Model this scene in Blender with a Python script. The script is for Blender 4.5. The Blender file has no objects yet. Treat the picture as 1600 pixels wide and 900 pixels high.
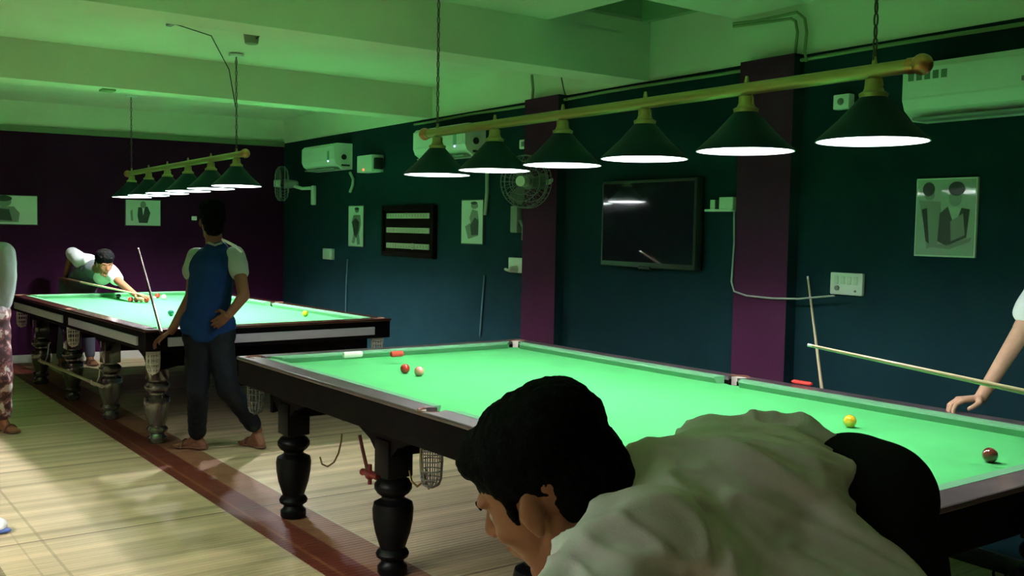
import bpy, bmesh, math, random
import numpy as np
from mathutils import Vector, Matrix, Quaternion, noise
random.seed(5)
S = bpy.context.scene
COL = S.collection
PI = math.pi
V = Vector

# ------------------------------------------------------------------ camera
FPX = 1566.52
CAM = V((3.4594, -3.1046, 1.6095))
yaw, pit, rol = [math.radians(a) for a in (143.461, -3.302, 1.08)]
CF = V((math.cos(yaw)*math.cos(pit), math.sin(yaw)*math.cos(pit), math.sin(pit)))
_r = V((math.sin(yaw), -math.cos(yaw), 0)); _u = _r.cross(CF)
CR = _r*math.cos(rol) + _u*math.sin(rol)
CU = -_r*math.sin(rol) + _u*math.cos(rol)
cd = bpy.data.cameras.new('camera'); cam = bpy.data.objects.new('camera', cd); COL.objects.link(cam)
cd.sensor_width = 36; cd.lens = FPX/1600*36; cd.clip_start = .05; cd.clip_end = 100
M = Matrix((CR, CU, -CF)).transposed().to_4x4(); M.translation = CAM
cam.matrix_world = M; S.camera = cam
S.view_settings.view_transform = 'Standard'; S.view_settings.look = 'None'
S.view_settings.gamma = 1; S.view_settings.use_curve_mapping = False
S.view_settings.exposure = 0.0
S.cycles.use_denoising = True
S.cycles.max_bounces = 10; S.cycles.diffuse_bounces = 6; S.cycles.sample_clamp_indirect = 20

def ray(x, y): return CF + CR*((x-800)/FPX) + CU*((450-y)/FPX)
def at(x, y, d): return CAM + ray(x, y)*d           # a point of the room d metres ahead
def onz(x, y, z):
    d = ray(x, y); return CAM + d*((z-CAM.z)/d.z)

# room frame: the teal wall runs along WT, the far wall along WL, both from the corner W0
W0 = V((-8.6129, 2.1837, 0)); tr = -.0541; lr = -.1059
WT = V((math.cos(tr), math.sin(tr), 0)); WN = V((-math.sin(tr), math.cos(tr), 0))
WL = V((math.sin(lr), -math.cos(lr), 0)); LN = V((math.cos(lr), math.sin(lr), 0))
def wallpt(t, z, off=0): return W0 + WT*t - WN*off + V((0, 0, z))
def farpt(t, z, off=0): return W0 + WL*t + LN*off + V((0, 0, z))

# ------------------------------------------------------------------ materials
MATS = {}
def mat(name, col, rough=.6, metal=0, spec=.5, bump=None, var=None, emit=None, coat=0, trans=0, sheen=0):
    """bump=(scale,strength), var=(scale,amount)"""
    if name in MATS: return MATS[name]
    if spec == .5: spec = .04 if rough >= .8 else (.12 if rough >= .5 else .4)
    m = bpy.data.materials.new(name); m.use_nodes = True; nt = m.node_tree
    b = nt.nodes['Principled BSDF']
    b.inputs['Base Color'].default_value = (*col, 1); b.inputs['Roughness'].default_value = rough
    b.inputs['Metallic'].default_value = metal; b.inputs['Specular IOR Level'].default_value = spec
    b.inputs['Coat Weight'].default_value = coat; b.inputs['Coat Roughness'].default_value = .08
    b.inputs['Transmission Weight'].default_value = trans
    b.inputs['Sheen Weight'].default_value = sheen
    tc = nt.nodes.new('ShaderNodeTexCoord')
    if var:
        n = nt.nodes.new('ShaderNodeTexNoise'); n.inputs['Scale'].default_value = var[0]; n.inputs['Detail'].default_value = 5
        nt.links.new(tc.outputs['Object'], n.inputs['Vector'])
        r = nt.nodes.new('ShaderNodeValToRGB')
        r.color_ramp.elements[0].position = .3; r.color_ramp.elements[1].position = .7
        a = var[1]
        r.color_ramp.elements[0].color = (*[max(0, c*(1-a)) for c in col], 1)
        r.color_ramp.elements[1].color = (*[min(1, c*(1+a)) for c in col], 1)
        nt.links.new(n.outputs['Fac'], r.inputs['Fac']); nt.links.new(r.outputs['Color'], b.inputs['Base Color'])
    if bump:
        n = nt.nodes.new('ShaderNodeTexNoise'); n.inputs['Scale'].default_value = bump[0]; n.inputs['Detail'].default_value = 4
        nt.links.new(tc.outputs['Object'], n.inputs['Vector'])
        k = nt.nodes.new('ShaderNodeBump'); k.inputs['Strength'].default_value = bump[1]; k.inputs['Distance'].default_value = .01
        nt.links.new(n.outputs['Fac'], k.inputs['Height']); nt.links.new(k.outputs['Normal'], b.inputs['Normal'])
    if emit:
        b.inputs['Emission Color'].default_value = (*emit[0], 1); b.inputs['Emission Strength'].default_value = emit[1]
    MATS[name] = m; return m

def floor_mat():
    m = bpy.data.materials.new('reed_matting'); m.use_nodes = True; nt = m.node_tree
    b = nt.nodes['Principled BSDF']; b.inputs['Roughness'].default_value = .62
    g = nt.nodes.new('ShaderNodeNewGeometry'); sep = nt.nodes.new('ShaderNodeSeparateXYZ')
    nt.links.new(g.outputs['Position'], sep.inputs[0])
    def math_(op, a, bb=None, c=None):
        n = nt.nodes.new('ShaderNodeMath'); n.operation = op
        for i, v in enumerate((a, bb, c)):
            if v is None: continue
            if isinstance(v, (int, float)): n.inputs[i].default_value = v
            else: nt.links.new(v, n.inputs[i])
        return n.outputs[0]
    X, Y = sep.outputs['X'], sep.outputs['Y']
    nz = nt.nodes.new('ShaderNodeTexNoise'); nz.inputs['Scale'].default_value = 1.3; nz.inputs['Detail'].default_value = 6
    nt.links.new(g.outputs['Position'], nz.inputs['Vector'])
    # woven reed lines run across the mats (along Y), a broad and a fine rhythm
    mp = nt.nodes.new('ShaderNodeMapping'); mp.inputs['Scale'].default_value = (26, .8, 1)
    nt.links.new(g.outputs['Position'], mp.inputs['Vector'])
    n2 = nt.nodes.new('ShaderNodeTexNoise'); n2.inputs['Scale'].default_value = 1; n2.inputs['Detail'].default_value = 3
    nt.links.new(mp.outputs[0], n2.inputs['Vector'])
    fine = math_('SINE', math_('MULTIPLY', X, 2*PI/.035))
    def mix(fac, a, c, bl='MIX'):
        n = nt.nodes.new('ShaderNodeMix'); n.data_type = 'RGBA'; n.blend_type = bl
        if isinstance(fac, (int, float)): n.inputs['Factor'].default_value = fac
        else: nt.links.new(fac, n.inputs['Factor'])
        for k, v in (('A', a), ('B', c)):
            s = [i for i in n.inputs if i.name == k and i.type == 'RGBA'][0]
            if isinstance(v, tuple): s.default_value = (*v, 1)
            else: nt.links.new(v, s)
        return [o for o in n.outputs if o.type == 'RGBA'][0]
    c = mix(nz.outputs['Fac'], (.78, .60, .38), (.44, .33, .18))
    c = mix(math_('MULTIPLY', n2.outputs['Fac'], .5), c, (.84, .67, .44))
    c = mix(math_('MULTIPLY_ADD', fine, .10, .10), c, (.28, .22, .11))
    def band(v, lo, hi, s=.012):
        return math_('MULTIPLY', math_('SMOOTHSTEP' if False else 'COMPARE', v, (lo+hi)/2, (hi-lo)/2), 1.0)
    st = nt.nodes.new('ShaderNodeTexNoise'); st.noise_dimensions = '1D'; st.inputs['Scale'].default_value = 9; st.inputs['Detail'].default_value = 2
    nt.links.new(X, st.inputs['W'])
    c = mix(math_('MULTIPLY_ADD', st.outputs['Fac'], 1.6, -.5), c, (.27, .21, .11))
    # red-brown border strips along the mats (along X), pale and dark edging threads
    c = mix(math_('MULTIPLY', band(Y, -1.07, -.86), 1.0), c, (.12, .017, .008))
    c = mix(math_('MULTIPLY', band(Y, -1.01, -.99), .4), c, (.30, .12, .05))
    c = mix(math_('MULTIPLY', band(Y, -.86, -.66), .85), c, (.19, .055, .02))
    c = mix(math_('MULTIPLY', band(Y, -.66, -.645), .8), c, (.5, .42, .28))
    c = mix(math_('MULTIPLY', band(Y, -2.035, -2.02), .5), c, (.22, .17, .09))
    c = mix(math_('MULTIPLY', band(Y, -2.14, -2.13), .4), c, (.22, .17, .09))
    c = mix(math_('MULTIPLY', band(Y, -2.6, -2.27), .8), c, (.12, .085, .03))  # broad dark brown strip on the camera side
    # seams between mats lie across
    for xs in (-1.95, -.35, 1.2, -3.55, -5.1):
        c = mix(math_('MULTIPLY', band(X, xs, xs+.018), .7), c, (.10, .07, .04))
    nt.links.new(c, b.inputs['Base Color'])
    bp = nt.nodes.new('ShaderNodeBump'); bp.inputs['Strength'].default_value = .35; bp.inputs['Distance'].default_value = .004
    nt.links.new(fine, bp.inputs['Height']); nt.links.new(bp.outputs[0], b.inputs['Normal'])
    return m

mCeil = mat('pale_green_ceiling_paint', (.66, .66, .53), .85, bump=(6, .15), var=(1.2, .06))
mTeal = mat('teal_wall_paint', (.0065, .025, .031), .85, bump=(14, .2), var=(2.5, .12))
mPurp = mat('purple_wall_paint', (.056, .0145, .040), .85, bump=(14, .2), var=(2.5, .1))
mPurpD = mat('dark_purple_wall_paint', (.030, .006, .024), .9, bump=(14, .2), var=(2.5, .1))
mSkirt = mat('white_skirting_paint', (.5, .48, .44), .5)
mDarkWall = mat('dark_wall_paint', (.04, .045, .05), .7)
mCloth = mat('green_baize', (.07, .48, .135), .93, spec=.15, bump=(220, .12), var=(4, .06), sheen=.1)
mCush = mat('green_cushion_cloth', (.13, .34, .18), .95, spec=.1, sheen=.05)  # same cloth as the bed; grey grazing sheen is put into the colour
mWood = mat('black_mahogany_varnish', (.004, .003, .0035), .5, spec=.03, coat=.01, var=(9, .3))
mRail = mat('dark_rail_varnish', (.105, .075, .085), .32, coat=.4, var=(7, .35))
mLegB = mat('black_turned_leg_varnish', (.003, .003, .0035), .38, spec=.08, coat=.02)
mLegC = mat('smoky_glossy_leg_varnish', (.13, .12, .10), .13, metal=.6, coat=1)
mRailR = mat('red_brown_rail_varnish', (.06, .016, .012), .25, coat=.6, var=(7, .3))
mBand = mat('pale_lilac_rail_band', (.52, .50, .60), .4)
mLeather = mat('tan_leather', (.16, .07, .05), .6, bump=(60, .2))
mNet = mat('white_cotton_net', (.62, .58, .5), .9)
mNetW = mat('white_leather_pocket', (.75, .68, .6), .6)
mBrass = mat('aged_brass', (.38, .34, .12), .42, metal=.6)
mBrassR = mat('copper_toned_brass', (.55, .26, .10), .3, metal=.8)
mShade = mat('dark_green_enamel', (.004, .032, .034), .5)
mShadeIn = mat('white_shade_lining', (.75, .75, .77), .9)
mBulb = mat('glowing_lamp_glass', (1, 1, 1), .5, emit=((.97, .97, 1.0), 600.0))
mBulb2 = mat('bright_lamp_glass', (1, 1, 1), .5, emit=((.97, .97, 1.0), 2100.0))
mBulb3 = mat('warm_lamp_glass', (1, 1, 1), .5, emit=((1.0, .96, .89), 2250.0))
mChain = mat('dull_iron_chain', (.10, .10, .07), .5, metal=.6)
mWhiteP = mat('white_plastic', (.62, .66, .60), .45)
mGreyP = mat('grey_plastic', (.22, .24, .22), .5)
mDarkP = mat('dark_plastic', (.02, .022, .022), .4)
mPaper = mat('photo_paper', (.62, .66, .60), .35, coat=.5)
mInk = mat('photo_ink_dark', (.03, .035, .03), .4, coat=.4)
mInk2 = mat('photo_ink_grey', (.22, .24, .21), .4, coat=.4)
mScreen = mat('television_screen_glass', (.012, .016, .028), .035, spec=.9, coat=1)
mScreen.node_tree.nodes['Principled BSDF'].inputs['IOR'].default_value = 2.0
mGlassP = mat('picture_glass', (.9, .95, .9), .02, spec=.8)
mBoard = mat('dark_scoreboard_wood', (.008, .003, .003), .8)
mStrip = mat('ivory_scoreboard_rail', (.50, .42, .36), .85)
mCable = mat('pale_cable_sheath', (.35, .37, .33), .6)
mPipe = mat('painted_pipe', (.20, .25, .12), .5)
mBlackC = mat('black_cable_rubber', (.012, .012, .012), .5)
mSkinA = mat('brown_skin', (.24, .10, .052), .5, bump=(90, .1), var=(30, .08))
mSkinB = mat('light_brown_skin', (.52, .30, .21), .5, bump=(60, .08), var=(30, .06))
mSkinD = mat('deep_brown_skin', (.16, .07, .04), .5)
mHair = mat('black_hair', (.0025, .0025, .0025), .8, bump=(70, .8))
mEyeW = mat('eye_white', (.30, .27, .23), .6)
mEyeD = mat('eye_iris', (.02, .012, .008), .2)
mShirtG = mat('grey_cotton_shirt', (.62, .62, .60), .85, bump=(300, .15), var=(5, .04), sheen=.2)
mTrB = mat('black_trousers_cloth', (.008, .009, .010), .9)
mJean = mat('black_shiny_trousers', (.004, .006, .009), .6)
mBlue = mat('navy_shirt_cloth', (.008, .030, .10), .8, bump=(40, .3))
mWhSl = mat('pale_sleeve_cloth', (.30, .34, .30), .8, bump=(30, .3))
mWhite = mat('white_shirt_cloth', (.80, .80, .84), .8, bump=(30, .3))
mGreySh = mat('steel_grey_shirt_cloth', (.30, .33, .33), .8, bump=(30, .4))
mJeanG = mat('grey_denim', (.10, .11, .14), .8, bump=(30, .3))
mSand = mat('brown_sandal_leather', (.12, .06, .035), .6)
mCueP = mat('pale_ash_cue_wood', (.55, .43, .26), .35, coat=.4)
mCueD = mat('dark_cue_butt_wood', (.09, .04, .025), .35, coat=.4)
mCueT = mat('cue_tip_white', (.8, .8, .78), .5)
mRed = mat('red_plastic', (.55, .03, .02), .4)
mHook = mat('dull_brass_hook', (.22, .15, .05), .35, metal=.9)
mFloor = floor_mat()
def ballmat(n, c): return mat(n, c, .12, spec=.6, coat=1)

# patterned trousers of the man at the edge
mPat = bpy.data.materials.new('blotched_trousers_cloth'); mPat.use_nodes = True
_nt = mPat.node_tree; _n = _nt.nodes.new('ShaderNodeTexNoise'); _n.inputs['Scale'].default_value = 16; _n.inputs['Detail'].default_value = 3
_rr = _nt.nodes.new('ShaderNodeValToRGB'); _rr.color_ramp.interpolation = 'CONSTANT'
_rr.color_ramp.elements[0].color = (.05, .02, .025, 1); _rr.color_ramp.elements[1].position = .55; _rr.color_ramp.elements[1].color = (.5, .42, .4, 1)
_e = _rr.color_ramp.elements.new(.46); _e.color = (.20, .07, .07, 1)
_tc = _nt.nodes.new('ShaderNodeTexCoord'); _nt.links.new(_tc.outputs['Object'], _n.inputs['Vector'])
_nt.links.new(_n.outputs['Fac'], _rr.inputs[0]); _nt.links.new(_rr.outputs[0], _nt.nodes['Principled BSDF'].inputs['Base Color'])

# ------------------------------------------------------------------ mesh helpers
def rot_to(d):
    d = V(d).normalized(); return d.to_track_quat('Z', 'Y').to_matrix().to_4x4()
class MB:
    def __init__(s): s.bm = bmesh.new()
    def box(s, lo, hi, bev=0, mtx=None):
        lo, hi = V(lo), V(hi); c = (lo+hi)/2; d = hi-lo
        m = Matrix.Translation(c) @ Matrix.Diagonal((abs(d.x), abs(d.y), abs(d.z), 1))
        if mtx is not None: m = mtx @ m
        r = bmesh.ops.create_cube(s.bm, size=1, matrix=m)
        if bev:
            es = list({e for v in r['verts'] for e in v.link_edges})
            bmesh.ops.bevel(s.bm, geom=es, offset=bev, segments=2, affect='EDGES', profile=.5)
        return s
    def cyl(s, a, b, r0, r1=None, n=16, caps=True):
        a, b = V(a), V(b); r1 = r0 if r1 is None else r1
        m = Matrix.Translation((a+b)/2) @ rot_to(b-a)
        bmesh.ops.create_cone(s.bm, cap_ends=caps, segments=n, radius1=max(r0, 1e-4), radius2=max(r1, 1e-4), depth=(b-a).length, matrix=m); return s
    def sph(s, c, r, u=20, v=12, rot=None):
        r = V(r) if not isinstance(r, (int, float)) else V((r, r, r))
        m = Matrix.Translation(V(c)) @ (rot.to_4x4() if rot is not None else Matrix.Identity(4)) @ Matrix.Diagonal((*r, 1))
        top = s.bm.verts.new(m @ V((0, 0, 1))); bot = s.bm.verts.new(m @ V((0, 0, -1))); R0 = []
        for j in range(1, v):
            a = PI*j/v; R0.append([s.bm.verts.new(m @ V((math.sin(a)*math.cos(2*PI*i/u), math.sin(a)*math.sin(2*PI*i/u), math.cos(a)))) for i in range(u)])
        for i in range(u):
            k = (i+1) % u; s.bm.faces.new((top, R0[0][i], R0[0][k])); s.bm.faces.new((bot, R0[-1][k], R0[-1][i]))
            for A, B in zip(R0, R0[1:]): s.bm.faces.new((A[i], B[i], B[k], A[k]))
        return s
    def cap(s, a, b, r0, r1=None, n=20):
        r1 = r0 if r1 is None else r1
        s.cyl(a, b, r0, r1, n); s.sph(a, r0, n, 10); s.sph(b, r1, n, 10); return s
    def lathe(s, prof, n=28, c=(0, 0, 0), close=True):
        c = V(c); rings = []
        for r, z in prof:
            rings.append([s.bm.verts.new(c+V((r*math.cos(2*PI*k/n), r*math.sin(2*PI*k/n), z))) for k in range(n)])
        for a, b in zip(rings, rings[1:]):
            for k in range(n): s.bm.faces.new((a[k], a[(k+1) % n], b[(k+1) % n], b[k]))
        if close: s.bm.faces.new(rings[0][::-1]); s.bm.faces.new(rings[-1])
        return s
    def tube(s, pts, r, n=8, closed=False):
        pts = [V(p) for p in pts]; rings = []
        rr = r if isinstance(r, (list, tuple)) else [r]*len(pts)
        N = len(pts); up = None
        for i, p in enumerate(pts):
            a = pts[(i-1) % N] if (closed or i) else p; b = pts[(i+1) % N] if (closed or i < N-1) else p
            t = (b-a).normalized()
            if up is None: up = t.orthogonal().normalized()
            up = (up - t*up.dot(t)).normalized(); w = t.cross(up)
            rings.append([s.bm.verts.new(p+(up*math.cos(2*PI*k/n)+w*math.sin(2*PI*k/n))*rr[i]) for k in range(n)])
        prs = list(zip(rings, rings[1:]))
        if closed: prs.append((rings[-1], rings[0]))
        for a, b in prs:
            for k in range(n): s.bm.faces.new((a[k], a[(k+1) % n], b[(k+1) % n], b[k]))
        if not closed: s.bm.faces.new(rings[0][::-1]); s.bm.faces.new(rings[-1])
        return s
    def prism(s, poly, vec):
        vec = V(vec); a = [s.bm.verts.new(V(p)) for p in poly]; b = [s.bm.verts.new(V(p)+vec) for p in poly]
        s.bm.faces.new(a[::-1]); s.bm.faces.new(b)
        for k in range(len(a)): s.bm.faces.new((a[k], a[(k+1) % len(a)], b[(k+1) % len(a)], b[k]))
        return s
    def skin2(s, A, B):
        a = [s.bm.verts.new(V(p)) for p in A]; b = [s.bm.verts.new(V(p)) for p in B]
        s.bm.faces.new(a[::-1]); s.bm.faces.new(b)
        for k in range(len(a)): s.bm.faces.new((a[k], a[(k+1) % len(a)], b[(k+1) % len(a)], b[k]))
        return s
    def build(s, name, m, parent=None, smooth=True, angle=35):
        bmesh.ops.recalc_face_normals(s.bm, faces=s.bm.faces)
        me = bpy.data.meshes.new(name); 
        ca = math.radians(angle)
        if smooth:
            for f in s.bm.faces: f.smooth = True
            for e in s.bm.edges:
                if len(e.link_faces) == 2 and e.calc_face_angle(0) > ca: e.smooth = False
        s.bm.to_mesh(me); s.bm.free(); me.materials.append(m)
        o = bpy.data.objects.new(name, me); COL.objects.link(o)
        if parent is not None: o.parent = parent
        return o
def tag(o, label=None, cat=None, group=None, kind=None):
    if label: o['label'] = label
    if cat: o['category'] = cat
    if group: o['group'] = group
    if kind: o['kind'] = kind
    return o
def empty(name, loc=(0, 0, 0), rz=0, label=None, cat=None, group=None):
    o = bpy.data.objects.new(name, None); COL.objects.link(o); o.location = loc; o.rotation_euler = (0, 0, rz)
    o.empty_display_size = .1
    return tag(o, label, cat, group)
def struct(o): o['kind'] = 'structure'; return o
def copy_tree(o, parent=None):
    c = o.copy(); COL.objects.link(c)
    if parent is not None: c.parent = parent
    for ch in [x for x in COL.objects if x.parent == o]: copy_tree(ch, c)
    return c
def apply_mods(o):
    dg = bpy.context.evaluated_depsgraph_get(); dg.update()
    me = bpy.data.meshes.new_from_object(o.evaluated_get(dg)); old = o.data; o.modifiers.clear(); o.data = me
    return o
def blob(name, mb, m, parent=None, vox=.006, smooth=6, dec=None, disp=None, ratio_smooth=.5, post=0):
    """fuse overlapping volumes into one continuous skin"""
    o = mb.build(name, m, parent, smooth=False)
    r = o.modifiers.new('r', 'REMESH'); r.mode = 'VOXEL'; r.voxel_size = vox; r.use_smooth_shade = True
    sm = o.modifiers.new('s', 'SMOOTH'); sm.iterations = smooth; sm.factor = ratio_smooth
    if dec: d = o.modifiers.new('d', 'DECIMATE'); d.ratio = dec
    apply_mods(o)
    if disp:
        for v, nn in [(v, v.normal.copy()) for v in o.data.vertices]:
            v.co += nn*disp(v.co)
        if post:
            k = o.modifiers.new('s', 'SMOOTH'); k.iterations = post; k.factor = .5; apply_mods(o)
    for p in o.data.polygons: p.use_smooth = True
    if not o.data.materials: o.data.materials.append(m)
    return o

# ------------------------------------------------------------------ the room
ZB, ZC = 2.655, 2.95
XMAX, YMIN = 6.2, -7.5
def quadwall(name, p, q, z0, z1, th, side, m):
    """vertical slab from p to q, thickness th towards 'side'"""
    p, q, side = V(p), V(q), V(side)
    mb = MB(); mb.prism([V((p.x, p.y, z0)), V((q.x, q.y, z0)), V((q.x, q.y, z0))+side*th, V((p.x, p.y, z0))+side*th], (0, 0, z1-z0))
    return struct(mb.build(name, m, smooth=False))
b = MB(); b.box((-10, YMIN-.2, -.1), (XMAX+.2, 3, 0)); struct(b.build('floor', mFloor, smooth=False))
TL = 14.9
quadwall('wall_back', wallpt(-.2, 0), wallpt(TL, 0), 0, ZB, .2, WN, mTeal)
quadwall('trim_1', wallpt(-.2, 0), wallpt(TL, 0), ZB, 3.75, .2, WN, mCeil)
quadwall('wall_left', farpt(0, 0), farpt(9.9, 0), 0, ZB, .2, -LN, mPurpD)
quadwall('trim_2', farpt(0, 0), farpt(9.9, 0), ZB, 3.75, .2, -LN, mCeil)
quadwall('trim_3', farpt(.0, 0, .03), farpt(9.7, 0, .03), ZB-.045, ZB+.02, .03, -LN, mat('dark_ledge_paint', (.16, .2, .12), .7))
quadwall('baseboard_left', farpt(.03, 0, .015), farpt(9.7, 0, .015), 0, .09, .014, -LN, mSkirt)
quadwall('baseboard_back', wallpt(.03, 0, .015), wallpt(TL, 0, .015), 0, .09, .014, WN, mDarkWall)
quadwall('wall_right', (XMAX, YMIN, 0), (XMAX, 2, 0), 0, 3.75, .2, (1, 0, 0), mDarkWall)
quadwall('wall_front', (-9.5, YMIN, 0), (XMAX+.2, YMIN, 0), 0, 3.75, .2, (0, -1, 0), mPurpD)
# pillars
def pillar(n, t0, t1, d=.085):
    P = [wallpt(t0, 0, 0), wallpt(t1, 0, 0), wallpt(t1, 0, d), wallpt(t0, 0, d)]
    P0 = [p + V((0, 0, 0)) for p in P]
    mb = MB(); mb.prism(P0, (0, 0, ZB)); o = mb.build(n, mTeal, smooth=False)
    o.data.materials.append(mPurp)
    for f in o.data.polygons:
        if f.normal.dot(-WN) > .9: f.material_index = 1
    return struct(o)
pillar('trim_4', 5.60, 6.06); pillar('trim_5', 7.94, 8.36)
# ceiling slab with a square recess above the far side of the near table
RX0, RX1, RY0 = -1.62, -.82, .9
b = MB()
b.box((-10, YMIN-.2, ZC), (RX0, 3, ZC+.12)); b.box((RX1, YMIN-.2, ZC), (XMAX+.2, 3, ZC+.12))
b.box((RX0, YMIN-.2, ZC), (RX1, RY0, ZC+.12))
struct(b.build('ceiling', mCeil, smooth=False)); b = MB()
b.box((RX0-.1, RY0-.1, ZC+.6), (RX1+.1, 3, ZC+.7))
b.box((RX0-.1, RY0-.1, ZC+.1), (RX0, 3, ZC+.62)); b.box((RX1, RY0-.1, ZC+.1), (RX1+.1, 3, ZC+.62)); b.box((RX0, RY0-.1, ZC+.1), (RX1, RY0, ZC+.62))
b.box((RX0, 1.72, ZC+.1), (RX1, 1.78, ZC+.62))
struct(b.build('trim_9', mat('shaded_recess_paint', (.26, .36, .22), .9), smooth=False))  # recess lining: the shade of the hollow is put into a darker colour
def beam(n, x0, x1, y1=1.85, y0=YMIN, z=ZB, mm=mCeil):
    b = MB(); b.box((x0, y0, z), (x1, y1, ZC+.01)); return struct(b.build(n, mm, smooth=False))
beam('trim_6', RX0-.28, RX0); beam('trim_7', -5.0, -4.72, 2.0); beam('trim_8', -8.0, -7.8, 2.15) if False else None
beam('trim_8', 1.9, 2.2, 1.6)

# ------------------------------------------------------------------ snooker tables
HX, HY, ZT = 1.987, .999, .87
def pocket_centres(): return [(-HX+.085, -HY+.085), (HX-.085, -HY+.085), (-HX+.085, HY-.085), (HX-.085, HY-.085), (0, -HY+.062), (0, HY-.062)]
def boolcut(o, cutters):
    m0 = o.data.materials[0]
    for f in cutters:
        c = MB(); f(c); co = c.build('cut', m0, smooth=False)
        md = o.modifiers.new('b', 'BOOLEAN'); md.operation = 'DIFFERENCE'; md.object = co; md.solver = 'EXACT'
        apply_mods(o); bpy.data.objects.remove(co, do_unlink=True)
    return o
def leg_mesh():
    b = MB()
    b.lathe([(.062, 0), (.07, .012), (.07, .04), (.055, .055), (.052, .07), (.074, .085), (.078, .1), (.07, .115), (.058, .125), (.066, .15),
             (.082, .2), (.093, .26), (.096, .31), (.09, .338), (.07, .348), (.054, .358), (.054, .37), (.075, .385), (.088, .405), (.088, .425), (.074, .445), (.058, .455), (.058, .47)], 28)
    b.box((-.066, -.066, .465), (.066, .066, .64), .006)
    return b
def snooker_table(name, label, loc, rz, legm, railm, woodm, band, netm):
    t = empty(name, (0, 0, 0), 0, label, 'snooker table', 'full size snooker tables')
    R = .105
    # rail ring
    b = MB(); b.box((-HX, -HY, ZT-.02), (HX, HY, ZT), .007)
    o = b.build('top_rail', railm, t, smooth=False)
    boolcut(o, [lambda c: c.box((-HX+R, -HY+R, 0), (HX-R, HY-R, 2))] + [(lambda c, p=p: c.cyl((*p, .5), (*p, 1.2), .052, n=28)) for p in pocket_centres()])
    bv = MB()
    # fascia under the rail: four boards, notched at the pockets
    b = MB(); b.box((-HX+.008, -HY+.008, ZT-.155), (HX-.008, HY-.008, ZT-.018), .006)
    o = b.build('fascia', woodm, t, smooth=False)
    boolcut(o, [lambda c: c.box((-HX+R, -HY+R, 0), (HX-R, HY-R, 2))] + [(lambda c, p=p: c.cyl((*p, .3), (*p, 1.2), .05, n=24)) for p in pocket_centres()])
    if band:
        for k, (p, q) in enumerate([((-HX+.17, -HY), (-.1, -HY)), ((.1, -HY), (HX-.17, -HY)), ((-HX+.17, HY), (-.1, HY)), ((.1, HY), (HX-.17, HY))]):
            s_ = -1 if p[1] < 0 else 1
            b = MB(); b.box((p[0], p[1]+.014*(-s_), ZT-.125), (q[0], p[1]-.006*(-s_), ZT-.062), .002); b.build('rail_band', mBand, t)
        for s_ in (-1, 1):
            b = MB(); b.box((s_*HX-s_*.014, -HY+.16, ZT-.125), (s_*HX+s_*.006, HY-.16, ZT-.062), .002); b.build('rail_band', mBand, t)
    else:
        b = MB(); b.box((-HX+.014, -HY+.16, ZT-.125), (-HX-.006, HY-.16, ZT-.062), .002); b.build('rail_band', mBand, t)
    # slate bed with cloth
    b = MB(); b.box((-HX+.1, -HY+.1, ZT-.09), (HX-.1, HY-.1, ZT-.04))
    o = b.build('baize_bed', mCloth, t, smooth=False)
    boolcut(o, [(lambda c, p=p: c.cyl((*p, .5), (*p, 1.2), .056, n=28)) for p in pocket_centres()])
    # spots and baulk line are worn chalk marks
    # cushions
    z = ZT
    prof = [(0, z+.001), (.05, z-.003), (.052, z-.012), (.036, z-.041), (0, z-.041)]
    ix, iy = HX-R, HY-R
    def cushion(a, bb, inward, ea, eb):
        a, bb, inward = V((*a, 0)), V((*bb, 0)), V((*inward, 0)); d = (bb-a).normalized()
        A = [a + inward*w + d*(w*ea) + V((0, 0, h)) for w, h in prof]; B = [bb + inward*w - d*(w*eb) + V((0, 0, h)) for w, h in prof]
        m_ = MB(); m_.skin2(A, B); m_.build('cushion', mCush, t, smooth=False)
    g, gm = .055, .058
    for s_ in (-1, 1):
        cushion((-ix+g, s_*iy), (-gm, s_*iy), (0, -s_), 1.0, .45); cushion((gm, s_*iy), (ix-g, s_*iy), (0, -s_), .45, 1.0)
        cushion((s_*ix, -iy+g), (s_*ix, iy-g), (-s_, 0), 1.0, 1.0)
    # frame / apron with brackets arching down to the legs
    ax, ay = HX-.14, HY-.145
    lx = [-HX+2*HX*f for f in (.085, .362, .638, .915)]; ly = HY-.2
    for s_ in (-1, 1):
        pts = [(-ax, ZT-.16)]
        bot = .68
        pts.append((-ax, bot-.03))
        for i, x in enumerate(lx):
            for dx, zz in ((-.36, bot), (-.24, bot-.02), (-.13, bot-.06), (-.072, bot-.11), (.072, bot-.11), (.13, bot-.06), (.24, bot-.02), (.36, bot)):
                X_ = x+dx
                if -ax < X_ < ax and (not pts or X_ > pts[-1][0]+.001 or len(pts) < 3): pts.append((X_, zz))
        pts.append((ax, bot-.03)); pts.append((ax, ZT-.16))
        b = MB(); y0 = s_*ay
        b.prism([(x, y0, zz) for x, zz in pts], (0, -s_*.035, 0)); b.build('apron', woodm, t, smooth=False)
        pts = [(-ay, ZT-.16), (-ay, .56), (-ay+.12, .58), (-ay+.2, .64), (-ay+.34, .68), (ay-.34, .68), (ay-.2, .64), (ay-.12, .58), (ay, .56), (ay, ZT-.16)]
        b = MB(); b.prism([(s_*ax, y, zz) for y, zz in pts], (-s_*.035, 0, 0)); b.build('apron', woodm, t, smooth=False)
    b = MB(); b.box((-ax+.03, -ay+.03, ZT-.16), (ax-.03, ay-.03, ZT-.088)); b.build('slate_frame', woodm, t, smooth=False)
    first = None
    for s_ in (-1, 1):
        for x in lx:
            if first is None:
                first = leg_mesh().build('leg', legm, t); first.location = (x, s_*ly, 0); o = first
            else:
                o = first.copy(); COL.objects.link(o); o.parent = t; o.location = (x, s_*ly, 0)
    # cross stretchers below the slate
    for x in lx:
        b = MB(); b.box((x-.04, -ly+.06, .56), (x+.04, ly-.06, .71), .004); b.build('cross_beam', woodm, t)
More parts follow.
